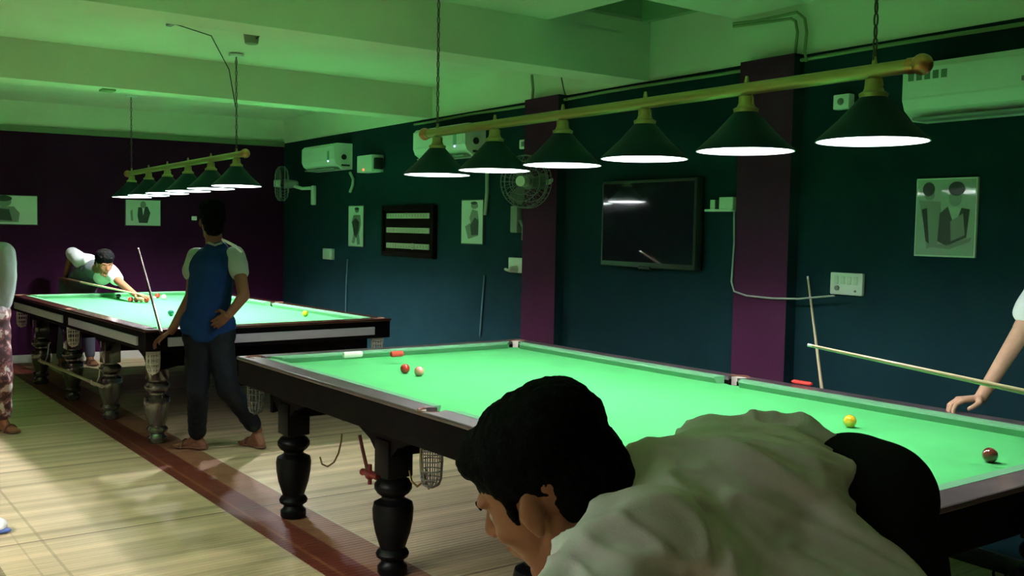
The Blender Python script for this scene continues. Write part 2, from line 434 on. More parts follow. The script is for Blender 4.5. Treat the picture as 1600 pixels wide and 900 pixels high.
    # pockets: leather lip, lining, net bag
    for i, (px, py) in enumerate(pocket_centres()):
        dirv = V((0, math.copysign(1, py), 0)) if px == 0 else V((math.copysign(1, px), math.copysign(1, py), 0)).normalized()
        a0 = math.atan2(dirv.y, dirv.x)
        span = 1.75 if px else 1.55
        arc = [V((px+.057*math.cos(a0+u), py+.057*math.sin(a0+u), ZT-.004)) for u in np.linspace(-span, span, 17)]
        po = MB().tube(arc, .007, 8).build('pocket', mLeather, t)
        L_ = MB()
        A = [V((px+.0475*math.cos(a0+u), py+.0475*math.sin(a0+u), 0)) for u in np.linspace(-span, span, 17)]
        for p, q in zip(A, A[1:]):
            vs = [L_.bm.verts.new(v) for v in (p+V((0, 0, ZT-.052)), q+V((0, 0, ZT-.052)), q+V((0, 0, ZT-.006)), p+V((0, 0, ZT-.006)))]; L_.bm.faces.new(vs)
        bmesh.ops.remove_doubles(L_.bm, verts=L_.bm.verts, dist=1e-4)
        bmesh.ops.solidify(L_.bm, geom=L_.bm.faces[:], thickness=.004)
        L_.build('pocket_lining', mNetW, po)
        nb = MB(); prof_ = [(.046, ZT-.15), (.046, ZT-.165), (.046, ZT-.18), (.047, ZT-.21), (.045, ZT-.25), (.043, ZT-.285), (.034, ZT-.31), (.012, ZT-.322)]
        nb.lathe(prof_, 14, (px, py, 0), close=False)
        for k, v in enumerate(nb.bm.verts): pass
        no = nb.build('net', netm, po)
        w = no.modifiers.new('w', 'WIREFRAME'); w.thickness = .006; w.use_replace = True; apply_mods(no)
        if not no.data.materials: no.data.materials.append(netm)
        # brass bracket running up outside the bag
        st = V((px, py, 0))+dirv*.04
        MB().tube([st+V((0, 0, ZT-.14)), st+dirv*.012+V((0, 0, ZT-.16)), st+dirv*.004+V((0, 0, ZT-.24)), st-dirv*.03+V((0, 0, ZT-.33))], .004, 6).build('pocket_iron', mHook if legm is mLegB else mNetW, po)
    t.location = loc; t.rotation_euler = (0, 0, rz)
    return t
main = snooker_table('snooker_table', 'black legged snooker table with bright green cloth in the middle of the room', (0, 0, 0), 0, mLegB, mRail, mWood, False, mat('shaded_cotton_net', (.17, .17, .155), .9))  # whitish net; the shade below the rail is put into its grey
LR = .0382
LTc = V((-3.6124, -1.0235, 0)) + V((math.cos(LR)*-HX - math.sin(LR)*HY, math.sin(LR)*-HX + math.cos(LR)*HY, 0))
left = snooker_table('snooker_table', 'far snooker table with shiny smoky legs and pale banded rail', LTc, LR, mLegC, mRailR, mWood, True, mNetW)

third = snooker_table('snooker_table', 'snooker table beside the camera with black legs', (-.3, -4.07, 0), 0, mLegB, mRail, mWood, False, mNet)

# rest hooks and a clamp under the near table
def hook(pts, r, name, m, label, cat, group=None):
    o = MB().tube(pts, r, 8).build(name, m); return tag(o, label, cat, group)
ey = -HY+.13
def arcpts(c, R_, a0, a1, ax1, ax2, n=12): return [V(c)+V(ax1)*(R_*math.cos(a))+V(ax2)*(R_*math.sin(a)) for a in np.linspace(a0, a1, n)]
hx = V((1, 0, 0)); hz = V((0, 0, 1))
pH = onz(520, 690, .55)
def under(px, py, Y):     # room point on the plane Y = const
    d = ray(px, py); return CAM + d*((Y-CAM.y)/d.y)
Yh = -.84
P = [under(x, y, Yh) for x, y in ((534, 678), (533, 690), (529, 708), (522, 722), (512, 729), (503, 725), (500, 714))]
o = MB().tube(P, .0045, 8).build('rest_hook', mHook, main)
o['label'] = 'dull brass curved hook'
P = [under(x, y, Yh) for x, y in ((562, 680), (566, 700), (574, 735))]
o = MB().tube(P, .009, 8).build('rest_bracket', mat('dark_red_iron', (.08, .012, .01), .4), main)
c = under(578, 742, Yh)
b = MB(); b.cyl(c+V((-.07, 0, .0)), c+V((.09, 0, .01)), .013, .02, 12); b.cyl(c+V((0, 0, -.045)), c+V((0, 0, .05)), .01, .01, 10); b.sph(c, .024); b.sph(c+V((-.07, 0, 0)), .017)
b.build('clamp_handle', mat('dark_red_paint', (.14, .012, .01), .45), main)
P = [under(x, y, -.93) for x, y in ((640, 735), (643, 752), (652, 760), (662, 752), (667, 734))]
MB().tube(P, .005, 8).build('rest_hook', mHook, main)
# pale rest hanging on hooks below the far table
pa = V((0, 0, 0))
def onleft(px, py, yy):   # plane parallel to the far table's long side
    n = V((-math.sin(LR), math.cos(LR), 0)); p0 = LTc + n*yy; d = ray(px, py); return CAM + d*((p0-CAM).dot(n)/d.dot(n))
A_, B_ = onleft(62, 563, -.92), onleft(160, 604, -.92)
b = MB(); b.cyl(A_, B_, .012, .014, 12); b.sph(A_, .016); o = b.build('cue_rest', mat('pale_rest_wood', (.5, .42, .3), .5))
tag(o, 'pale wooden rest slung on hooks beneath the far snooker table', 'cue rest')
for u in (.08, .9):
    p = A_.lerp(B_, u); MB().tube([p+V((0, .045, .17)), p+V((0, .03, .05)), p+V((0, 0, -.022)), p+V((0, -.03, 0)), p+V((0, -.03, .03))], .005, 6).build('rest_hook', mNetW, left).matrix_parent_inverse = Matrix.Translation(LTc).inverted() if False else (Matrix.Translation(LTc) @ Matrix.Rotation(LR, 4, 'Z')).inverted()

# ------------------------------------------------------------------ balls and chalk
bed = ZT-.04
def ball(px, py, z, m, label, name='snooker_ball', group=None, r=.0262):
    c = onz(px, py, z+r); o = MB().sph((0, 0, 0), r, 28, 18).build(name, m); o.location = c; return tag(o, label, 'ball', group)
bR, bW, bY, bBr, bBk, bG = ballmat('red_ball', (.55, .02, .015)), ballmat('cream_ball', (.82, .76, .62)), ballmat('yellow_ball', (.75, .48, .02)), ballmat('brown_ball', (.17, .03, .02)), ballmat('black_ball', (.01, .01, .01)), ballmat('green_ball', (.005, .10, .07))
bP = ballmat('pink_ball', (.80, .33, .24))
ball(633, 576, bed, bR, 'red snooker ball beside the pink one on near table')
ball(655, 580, bed, bP, 'pale pink snooker ball right of the red on near table')
ball(1328, 658, bed, bY, 'yellow snooker ball behind the bent man on near table')
ball(1547, 711, bed, bBr, 'brown snooker ball near the end rail of near table')
ball(185, 463, bed, bBk, 'black snooker ball left of the red cluster on far table')
for k, (x, y, l) in enumerate(((204, 468, 'leftmost red ball of cluster under the bridging hand'), (213, 468, 'second red ball of cluster from its left end'), (229, 469, 'rightmost red ball of cluster under the bridging hand'))):
    ball(x, y, bed, bR, l, group='clustered reds on the far table')
ball(221, 468, bed, bP, 'pale pink ball inside the red cluster on far table')
ball(246, 462, bed, bR, 'single red ball touching behind the white cue ball')
ball(256, 464, bed, bW, 'white cue ball in front of the aiming player')
ball(267, 489, bed, bG, 'dark green ball on glaring part of the far table')
ball(477, 490, bed, bY, 'yellow ball near right end of far table')
def chalk(px, py, z, L_, m, label, rz=.0, w=.032, h=.034):
    c = onz(px, py, z+h/2); b = MB(); b.box((-L_/2, -w/2, -h/2), (L_/2, w/2, h/2), .013); o = b.build('table_brush' , m); o.location = c; o.rotation_euler = (0, 0, rz); return tag(o, label, 'brush')
chalk(551, 554, ZT, .125, mat('white_rubbery_plastic', (.85, .8, .74), .5), 'white rounded block lying on the end cushion of near table', PI/2)
chalk(620, 553, ZT, .085, mat('coral_plastic', (.60, .07, .05), .5), 'short red block lying on end cushion of near table', PI/2)
chalk(1253, 598, ZT, .12, mat('bright_red_plastic', (.7, .05, .04), .45), 'flat red block on the long rail beside teal wall', 0, .03, .02)

# ------------------------------------------------------------------ billiard lamps
def lamp_bar(loc, rz, label, spacing, zrim, ceil_z, bulb=None, tilt=0, chain_ends=(0, 5)):
    L0 = -2.5*spacing
    t = empty('billiard_lamp', loc, rz, label, 'ceiling lamp', 'six shade billiard lamps')
    zb = zrim+.245
    b = MB(); b.cyl((L0-.12, 0, zb), (-L0+.17, 0, zb), .025, n=16)
    b.build('brass_bar', mBrass, t)
    for x, mm in ((L0-.14, mBrassR), (-L0+.18, mBrassR)):
        b = MB(); b.sph((x, 0, zb), .036); b.cyl((x-.05*(1 if x < 0 else -1)*-1, 0, zb), (x, 0, zb), .028); b.build('end_finial', mm, t)
    src = None
    for k in range(6):
        x = L0+k*spacing
        if src is None:
            b = MB(); r1, r0, h = .192, .045, .155
            b.lathe([(r0, zrim+h), (r1*.62, zrim+h*.47), (r1-.003, zrim+.008), (r1, zrim), (r1-.005, zrim), (r1*.6, zrim+h*.46), (r0-.004, zrim+h-.004)], 40, close=False)
            sh = b.build('lamp_shade', mShade, t); sh.data.materials.append(mShadeIn)
            for f in sh.data.polygons:
                if f.normal.z < -.2 : f.material_index = 1
            b = MB(); b.lathe([(.047, zrim+h-.004), (.05, zrim+h+.012), (.036, zrim+h+.02), (.03, zrim+h+.035), (.03, zrim+h+.06), (.02, zrim+h+.066), (.02, zb-.02)], 20)
            b.tube([(.026, 0, zrim+h+.01), (.034, 0, zrim+h+.04), (.026, 0, zb-.02)], .004, 6); b.tube([(-.026, 0, zrim+h+.01), (-.034, 0, zrim+h+.04), (-.026, 0, zb-.02)], .004, 6)
            b.cyl((0, 0, zb+.015), (0, 0, zb+.05), .012, .006, 10)
            fit = b.build('brass_fitting', mBrass, sh)
            b = MB(); b.sph((0, 0, zrim+.09), .035, 20, 12)
            di = b.build('bulb', bulb or mBulb, sh)
            b = MB(); b.cyl((0, 0, zrim+.118), (0, 0, zrim+.15), .018, n=14); di2 = b.build('bulb_holder', mWhiteP, sh)
            src = (sh, fit, di, di2)
            for oo in src: oo.location = (0, 0, 0)
            sh.location = (x, 0, 0)
        else:
            s2 = src[0].copy(); COL.objects.link(s2); s2.parent = t; s2.location = (x, 0, 0)
            for oo in src[1:]:
                c_ = oo.copy(); COL.objects.link(c_); c_.parent = s2
    t.rotation_euler[1] = -tilt
    for k in chain_ends:
        x = L0+k*spacing
        b = MB(); z = zb+.03; i = 0
        while z < ceil_z-.02:
            ln = .042; ax1 = V((1, 0, 0)) if i % 2 else V((0, 1, 0))
            b.tube([V((x, 0, z+ln/2))+ax1*(.007*math.cos(a))+V((0, 0, 1))*(ln*.55*math.sin(a)) for a in np.linspace(0, 2*PI, 10, endpoint=False)], .0035, 5, closed=True)
            z += ln; i += 1
        b.build('chain', mChain, t)
        b = MB(); b.lathe([(.055, ceil_z-.016), (.06, ceil_z-.008), (.06, ceil_z)], 20, (x, 0, 0)); b.build('ceiling_rose', mWhiteP, t)
    return t
lamp_bar((-.04, 0, 0), 0, 'large six shade billiard lamp hanging over the near table', .5690, 1.93, ZC, tilt=.008)
LLc = LTc
lamp_bar((-5.6, -.14, -.033), .0, 'distant six shade billiard lamp over the far table', .569, 1.925, ZC, mBulb2, tilt=.0158)
lamp_bar((-.25, -4.07, 0), 0, 'six shade billiard lamp over the table beside the camera', .62, 1.925, ZC, mBulb3)

# ------------------------------------------------------------------ things on the walls
def on_wall(name, t, z, off, label, cat, group=None):
    return empty(name, wallpt(t, z, off), tr, label, cat, group)     # local x along the wall, -y into the room
def on_far(name, t, z, off, label, cat, group=None):
    return empty(name, farpt(t, z, off), lr-PI/2+PI, label, cat, group)
def wall_at(px, py, off=0):
    d = ray(px, py); k = ((W0-CAM).dot(WN)-off)/d.dot(WN); P = CAM+d*k; return (P-W0).dot(WT), P.z
def split_ac(tc, z, w, label, marks=False):
    a = on_wall('air_conditioner', tc, z, 0, label, 'air conditioner', 'split air conditioners along the teal wall')
    h, d = .28, .21
    prof = [(0, -h/2), (-d*.55, -h/2), (-d*.9, -h/2+.05), (-d, -h/2+.1), (-d, h/2-.03), (-d+.03, h/2), (0, h/2)]
    b = MB(); b.prism([(-w/2, y, zz) for y, zz in prof], (w, 0, 0)); b.build('casing', mWhiteP, a, smooth=False)
    b = MB(); b.box((-w/2+.03, -d-.004, -h/2+.11), (w/2-.03, -d+.002, h/2-.035), .003); b.build('front_panel', mWhiteP, a)
    b = MB(); b.box((-w/2+.05, -d*.93, -h/2-.002), (w/2-.05, -d*.45, -h/2+.012), .003, None); b.build('air_flap', mGreyP, a)
    b = MB(); b.box((w/2-.2, -d-.006, -.04), (w/2-.14, -d, .06), .003); b.build('display', mat('green_tinted_plastic', (.2, .4, .28), .4), a)
    b = MB(); b.sph((w/2-.17, -d-.006, -.055), .009, 10, 6); b.build('indicator_light', mat('blue_led', (.5, .6, 1), .3, emit=((.5, .65, 1), 2.0)), a)
    b = MB(); b.cyl((w/2-.001, -.1, -.01), (w/2+.006, -.1, -.01), .03, n=16); b.box((w/2-.001, -.13, -.11), (w/2+.004, -.03, -.09)); b.build('side_grille', mDarkP, a)
    if marks:
        for k in range(5): 
            b = MB(); b.box((-w/2+.035+k*.045, -d-.006, h/2-.09), (-w/2+.065+k*.045, -d-.003, h/2-.05)); b.build('badge', mat('badge_grey_green', (.12, .2, .13), .5), a)
        b = MB(); b.box((w*.13, -d-.006, -.01), (w*.13+.03, -d-.003, .012)); b.build('emblem', mGreyP, a)
    return a
split_ac(1.62, 2.385, .95, 'air conditioner nearest the dark corner of the teal wall')
split_ac(4.40, 2.385, .95, 'air conditioner partly hidden behind leftmost near lamp shade')
split_ac(9.66, 2.335, .98, 'air conditioner at top right above the framed photograph', True)
def hose(pts, r, m, label, name='cable', cat='cable', off=.012):
    P = []
    for q in pts:
        t_, z_ = wall_at(q[0], q[1], off); P.append(wallpt(t_, z_, off))
    return tag(MB().tube(P, r, 8).build(name, m), label, cat)
hose([(547, 270), (552, 280), (551, 290), (547, 300)], .016, mCable, 'bent drain hose below the corner air conditioner', 'drain_hose', 'hose', .03)
hose([(761, 262), (761, 300), (758, 336)], .016, mCable, 'straight pale drain hose right of the second lamp shade', 'drain_hose', 'hose', .03)
hose([(1147, 331), (1147, 380), (1143, 440), (1147, 455), (1166, 462), (1205, 466), (1247, 467), (1280, 464), (1304, 462)], .0055, mCable, 'thin cable looping from small box to wide switch panel', off=.1)
hose([(757, 430), (753, 480), (750, 526)], .008, mat('blue_grey_conduit', (.08, .16, .18), .6), 'faint vertical conduit above the corner pocket', 'conduit', 'conduit')
hose([(543, 405), (541, 450), (540, 500)], .008, mat('blue_grey_conduit', (.08, .16, .18), .6), 'faint vertical conduit right of the small switch', 'conduit', 'conduit')
# stabiliser box
a = on_wall('voltage_box', 2.72, 2.27, 0, 'small box with red light right of the corner air conditioner', 'electrical box')
MB().box((-.2, -.14, -.085), (.16, 0, .09), .008).build('casing', mWhiteP, a); MB().sph((-.03, -.143, -.06), .012, 10, 6).build('indicator_light', mat('red_led', (1, .1, .05), .3, emit=((1, .1, .04), 3.)), a)
MB().box((.16, -.12, -.06), (.2, -.02, .06), .01).build('end_cap', mDarkP, a)
def fan(t_, z_, off, yaw_, label, br=(.3, -.1)):
    f = empty('wall_fan', wallpt(t_, z_, 0), tr, label, 'wall fan', 'wall fans on the teal wall')
    # local frame: fan head in front of the wall, turned by yaw_
    hd = V((0, -off, 0)); q = Matrix.Rotation(yaw_, 4, 'Z')
    def L_(x, y, z): return hd + (q @ V((x, y, z)))
    R_ = .205; b = MB()
    for rr, yy in ((R_, -.03), (R_, .03), (R_*.97, -.05), (R_*.75, -.075), (R_*.5, -.085), (R_*.75, .065), (R_*.5, .075)):
        b.tube([L_(rr*math.cos(a), yy, rr*math.sin(a)) for a in np.linspace(0, 2*PI, 32, endpoint=False)], .003, 5, closed=True)
    for k in range(28):
        a = 2*PI*k/28
        b.tube([L_(r*math.cos(a), yy, r*math.sin(a)) for r, yy in ((.04, -.088), (R_*.55, -.085), (R_*.85, -.066), (R_, -.03), (R_, .03), (R_*.8, .062), (.05, .08))], .0016, 4)
    b.build('cage', mGreyP, f)
    b = MB()
    for k in range(3):
        a0 = 2*PI*k/3
        P0 = []; 
        for rr, w0, w1 in ((.035, -.3, .3), (.09, -.45, .45), (.15, -.42, .45), (.185, -.3, .35)):
            P0.append([L_(rr*math.cos(a0+w), -.02+.03*w, rr*math.sin(a0+w)) for w in np.linspace(w0, w1, 6)])
        rows = [[b.bm.verts.new(p) for p in r] for r in P0]
        for r0_, r1_ in zip(rows, rows[1:]):
            for i in range(5): b.bm.faces.new((r0_[i], r0_[i+1], r1_[i+1], r1_[i]))
    bmesh.ops.solidify(b.bm, geom=b.bm.faces[:], thickness=.003)
    b.build('blade', mat('smoky_fan_blade', (.12, .16, .14), .4), f)
    b = MB(); c1, c2 = L_(0, -.09, 0), L_(0, -.1, 0); b.cyl(L_(0, -.02, 0), L_(0, -.098, 0), .044, .04, 20); b.build('hub', mWhiteP, f)
    b = MB(); b.cyl(L_(0, .02, 0), L_(0, .15, 0), .06, .045, 18); b.sph(L_(0, .15, 0), .045); b.build('motor', mGreyP, f)
    bx, bz = br
    b = MB(); b.tube([L_(0, .12, -.02), V((bx*.6, -off*.4, bz*.7)), V((bx, -.05, bz+.03))], .02, 10); b.box((bx-.035, -.05, bz-.17), (bx+.035, 0, bz+.06), .014); b.build('bracket', mWhiteP, f)
    return f
_t, _z = wall_at(441, 287, .3)
fan(_t, _z, .3, -.35, 'wall fan near the dark corner beside the far lamp', (.30, -.08))
_t, _z = wall_at(822, 284, .25)
fan(_t, _z, .25, .5, 'wall fan half hidden behind the third near lamp shade', (.14, -.0))

mGlaz = mat('glazed_photo_paper', (.45, .48, .45), .05, spec=.9, coat=1); mGlaz.node_tree.nodes['Principled BSDF'].inputs['IOR'].default_value = 1.8
def poster(name, P, w, h, label, style, glass=False):
    MB().box((-w/2, -.018, -h/2), (w/2, 0, h/2), .002).build('frame', mat('thin_dark_frame', (.05, .05, .05), .4) if not glass else mWhiteP, P)
    MB().box((-w/2+.008, -.0205, -h/2+.008), (w/2-.008, -.017, h/2-.008)).build('photo_print', mPaper if not glass else mGlaz, P)
    def poly(pts, m, y=-.0225):
        b = MB(); b.prism([(x*w, y, z*h) for x, z in pts], (0, .0018, 0)); b.build('printed_figure', m, P, smooth=False)
    def ell(cx, cz, rx, rz, m, y=-.0227): poly([(cx+rx*math.cos(a), cz+rz*math.sin(a)) for a in np.linspace(0, 2*PI, 18, endpoint=False)], m, y)
    if style == 0:      # standing player, waistcoat
        ell(.08, .38, .13, .055, mInk2); ell(.08, .42, .14, .035, mInk, -.0235)
        poly([(-.12, .27), (.3, .27), (.36, .05), (.22, -.18), (.3, -.42), (.12, -.45), (.05, -.2), (-.08, -.42), (-.24, -.4), (-.1, -.15), (-.26, .1)], mInk2)
        poly([(0, .2), (-.22, .1), (-.1, -.2), (.05, -.28), (.2, -.1), (.25, .1)], mInk, -.0235)
    elif style == 1:    # leaning figure
        ell(.12, .36, .16, .07, mInk2); ell(.1, .42, .15, .035, mInk, -.0235)
        poly([(.02, .28), (.26, .24), (.32, 0), (.3, -.3), (-.15, -.38), (-.3, -.1), (-.05, -.02), (-.1, .1)], mInk2)
        poly([(.14, .1), (.3, .04), (.3, -.28), (.0, -.3), (-.06, -.08)], mInk, -.0235)
    elif style == 2:    # wide print, seated figure
        ell(.05, .27, .1, .17, mInk2); ell(.05, .38, .11, .1, mInk, -.0235)
        poly([(-.1, .1), (.18, .12), (.26, -.1), (.24, -.4), (-.38, -.4), (-.3, -.2)], mInk2)
        poly([(-.05, .05), (.12, .02), (.16, -.36), (-.28, -.3), (-.25, -.15)], mInk, -.0235)
    elif style == 3:
        ell(.0, .3, .08, .14, mInk2); poly([(-.14, .2), (.12, .24), (.2, 0), (.12, -.38), (-.12, -.38), (-.16, -.1)], mInk); poly([(-.03, .18), (.04, .18), (.0, -.1)], mPaper, -.0235)
        poly([(-.36, .05), (-.3, .12), (-.28, -.3), (-.34, -.3)], mInk2)
    else:               # two players under glass
        ell(-.28, .36, .1, .09, mInk, -.0235); ell(.18, .36, .13, .09, mInk, -.0235); ell(.16, .24, .1, .1, mInk2); ell(-.26, .28, .08, .06, mInk2)
        poly([(-.44, .22), (-.08, .2), (-.06, -.1), (-.12, -.36), (-.28, -.4), (-.34, -.1)], mInk2)
        poly([(-.38, .1), (-.3, .12), (-.24, -.34), (-.3, -.3)], mInk, -.0235)
        poly([(-.08, .05), (.05, .14), (.17, -.12), (.27, .12), (.40, .1), (.36, -.25), (.05, -.36), (-.1, -.3)], mInk, -.0235)
        poly([(.05, .14), (.27, .12), (.17, -.12)], mat('photo_ink_pale', (.42, .45, .41), .4), -.0238)
        poly([(.1, -.05), (.3, .05), (.34, -.22), (.12, -.3)], mInk2, -.0241)
        poly([(-.2, -.38), (.1, -.40), (.42, -.3), (.44, -.25), (.1, -.34), (-.2, -.34)], mInk2, -.0235)
    return P
pg = 'framed player photographs on the walls'
def wposter(x0, y0, x1, y1, style, label, glass=False):
    ta, za = wall_at(x0, y0); tb, zb_ = wall_at(x1, y1)
    P = on_wall('framed_photograph', (ta+tb)/2, (za+zb_)/2, 0, label, 'framed photograph', pg)
    return poster('p', P, tb-ta, abs(za-zb_)*1.02, label, style, glass)
wposter(547, 322, 570, 386, 0, 'narrow photograph left of the dark scoreboard')
wposter(724, 313, 757, 382, 1, 'portrait photograph right of the dark scoreboard below lamp shade')
wposter(1436, 281, 1526, 402, 4, 'large glazed photograph of two players at right on teal wall', True)
for (t0, z0, t1, z1, st, l) in ((3.62, 1.898, 2.853, 1.563, 2, 'wide photograph at left edge on the purple wall'), (1.918, 1.89, 1.511, 1.575, 3, 'photograph hanging just below the far lamp on purple wall')):
    P = on_far('framed_photograph', (t0+t1)/2, (z0+z1)/2, 0.0, l, 'framed photograph', pg)
    poster('p', P, abs(t0-t1), abs(z0-z1), l, st)
# scoreboard
ta, za = wall_at(603, 322); tb, zb_ = wall_at(683, 405)
w_, h_ = tb-ta, za-zb_
a = on_wall('scoreboard', (ta+tb)/2, (za+zb_)/2, 0, 'dark wooden scoreboard with three pale number rails', 'scoreboard')
b = MB(); b.box((-w_/2, -.03, -h_/2), (w_/2, 0, h_/2), .006); b.build('board', mBoard, a)
b = MB()
for q in ((-w_/2, -h_/2, w_/2, -h_/2+.05), (-w_/2, h_/2-.05, w_/2, h_/2), (-w_/2, -h_/2, -w_/2+.05, h_/2), (w_/2-.05, -h_/2, w_/2, h_/2)): b.box((q[0], -.05, q[1]), (q[2], 0, q[3]), .006)
b.build('frame', mBoard, a)
for k, zc in enumerate((.30, .02, -.285)):
    s = MB().box((-w_/2+.1, -.042, zc*h_-.026), (w_/2-.1, -.028, zc*h_+.026), .003).build('score_rail', mStrip, a)
    nm = MB(); 
    for i in range(15 if k != 1 else 22):
        x = -w_/2+.14+(w_-.28)*i/(14 if k != 1 else 21)
        nm.box((x-.006, -.0445, zc*h_-(.014 if i % 2 else .01)), (x+.006, -.0415, zc*h_+(.012 if i % 3 else .016)))
    nm.build('number_marks', mat('faded_number_ink', (.32, .27, .22), .6), s, smooth=False)
b = MB(); b.box((.0, -.056, .33*h_-.0), (0, -.042, .3*h_+.03), .003); b.box((.12, -.056, -.285*h_-.03), (.15, -.042, -.285*h_+.03), .003); b.build('marker', mStrip, a)
# switches
def plate(px0, py0, px1, py1, label, name='switch_plate', cat='switch', extra=None, d=.03):
    ta, za = wall_at(px0, py0); tb, zb_ = wall_at(px1, py1); w, h = tb-ta, za-zb_
    a = on_wall(name, (ta+tb)/2, (za+zb_)/2, 0, label, cat)
    MB().box((-w/2, -d, -h/2), (w/2, 0, h/2), .006).build('plate', mat('switch_plate_white', (.72, .73, .71), .4), a)
    return a, w, h
a, w, h = plate(509, 388, 523, 406, 'small white switch on dark teal wall left of the narrow photograph', d=.04)
MB().box((-.05, -.05, -.04), (.05, -.038, .04), .004).build('rocker', mWhiteP, a)
a, w, h = plate(799, 402, 821, 427, 'white socket with plug left of the first purple pillar', 'wall_socket', 'socket')
b = MB(); b.cyl((.02, -.03, -.03), (.02, -.085, -.03), .028, .022); b.sph((.02, -.085, -.03), .022); b.build('plug', mat('plug_grey', (.5, .5, .48), .4), a)
b = MB(); b.tube([(.0, -.06, -.04), (-.09, -.05, -.045), (-.15, -.03, -.04)], .012, 8); b.build('plug_cable', mWhiteP, a)
a, w, h = plate(1302, 425, 1351, 463, 'wide white switch panel right of the second purple pillar', 'light_switch', 'switch panel', d=.025)
for i in range(4): MB().box((-w/2+.03+i*w*.2, -.03, -h/2+.06), (-w/2+.03+i*w*.2+w*.13, -.024, h/2-.02), .003).build('rocker', mWhiteP, a)
b = MB(); b.cyl((-w*.26, -.02, -h*.2), (-w*.26, -.035, -h*.2), .014); b.cyl((w*.3, -.02, -h*.3), (w*.3, -.032, -h*.3), .006); b.build('socket_hole', mGreyP, a)
ta, za = wall_at(1115, 311); tb, zb_ = wall_at(1157, 329)
a = on_wall('junction_box', (ta+tb)/2, (za+zb_)/2, 0, 'small open electrical box between television and second purple pillar', 'electrical box'); w = tb-ta
b = MB(); b.box((-w/2, -.08, -.045), (w/2, 0, -.03), .003); b.box((.0, -.07, -.035), (w/2, 0, .045), .004); b.box((-w/2+.02, -.05, -.035), (-w/2+.06, 0, .03), .003); b.build('casing', mWhiteP, a)
MB().box((-w/2+.07, -.055, -.03), (-.005, 0, .03), .003).build('adapter', mDarkP, a)
a, w, h = plate(1311, 150, 1335, 170, 'small white box near ceiling behind rightmost near shade', 'sensor_box', 'sensor', d=.05); MB().sph((.0, -.05, 0), .02, 12, 8).build('lens', mGreyP, a)
a, w, h = plate(816, 219, 828, 232, 'tiny pale plate high on the wall above the third shade', 'sensor_box', 'sensor', d=.03); MB().box((-.02, -.035, -.02), (.02, -.028, .02)).build('insert', mGreyP, a)
ta, za = wall_at(812, 322); 
a = on_wall('wall_bracket', ta, za-.12, 0, 'dark wall bracket hanging under the second fan', 'bracket'); b = MB(); b.box((-.05, -.06, -.1), (.05, 0, .12), .008); b.tube([(.05, -.03, 0), (.1, -.03, -.05), (.1, -.03, -.16)], .012); b.build('bracket_body', mGreyP, a)
a = on_far('sensor_box', 1.12, 1.682, 0, 'tiny white box on the wall beside the standing man head', 'sensor'); MB().box((-.03, -.03, -.025), (.03, 0, .025), .006).build('casing', mat('bright_white_plastic', (.9, .9, .9), .3), a)  # small white box on the far wall
# television
ta, za = wall_at(943, 285, .08); tb, zb_ = wall_at(1087, 412, .08); w, h = tb-ta, .60
a = on_wall('television', (ta+tb)/2, 1.67, 0, 'dark flat television between the two purple pillars', 'television')
MB().box((-w/2, -.09, -h/2), (w/2, -.03, h/2), .006).build('bezel', mDarkP, a); MB().box((-w/2+.02, -.092, -h/2+.035), (w/2-.02, -.088, h/2-.02)).build('screen', mScreen, a)
MB().box((-.15, -.04, -.12), (.15, 0, .12)).build('wall_mount', mDarkP, a); MB().box((-.06, -.1, -h/2-.012), (.06, -.07, -h/2+.01), .004).build('badge_strip', mDarkP, a)
# pipes near the ceiling
for k, (dx, dy) in enumerate(((0, 0), (9, -7))):
    P = [(1146, 41-k*4), (1180, 37-k*4), (1215, 32-k*6), (1236+dx, 29-k*10), (1243+dx*1.6, 33-k*4), (1246+dx*1.6, 50), (1243+dx*1.6, 80), (1242+dx*2, 96)]
    hose(P, .009, mPipe, ('lower' if k == 0 else 'upper')+' of two bent refrigerant pipes beside the ceiling recess', 'bent_pipe', 'pipe', .04)
hose([(831, 117), (833, 140), (831, 166)], .012, mPipe, 'short vertical pipe above the second near lamp shade', 'pipe_stub', 'pipe', .04)
hose([(877, 121), (881, 140), (886, 156)], .004, mBlackC, 'thin loose wire above the third near lamp shade', 'loose_wire', 'wire', .04)
P = [wallpt(t_, 2.62+.004*math.sin(t_*3), .03) for t_ in np.linspace(3.6, 10.6, 40)]
tag(MB().tube(P, .011, 8).build('conduit_run', mPipe), 'long pale conduit running along the top of the teal wall', 'conduit')
# cue leaning on the wall
def cue(A, B, label, rA=.0055, rB=.0145, name='snooker_cue', butt=.28, wood=None):
    """A = tip end, B = butt end"""
    A, B = V(A), V(B); d = B-A
    c = empty(name, A, 0, label, 'cue', 'cues')
    MB().cyl(d*.012, d*(1-butt), rA, rA+(rB-rA)*(1-butt), 14).build('shaft', wood or mCueP, c)
    MB().cyl(d*(1-butt), d, rA+(rB-rA)*(1-butt), rB, 14).build('butt', mCueD if butt < .6 else mCueP, c)
    MB().cyl(V((0, 0, 0)), d*.012, rA, rA, 12).build('tip', mCueT, c)
    return c
_t, _z = wall_at(1262, 432, .02); A_ = wallpt(_t, _z, .02)
_t2, _z2 = wall_at(1283, 598, .16); B_ = wallpt(_t2, _z2, .16); dd = (B_-A_); B_ = A_ + dd*(A_.z/-dd.z)*.995
cue(A_, B_, 'pale cue leaning on the teal wall right of the purple pillar', butt=.2)

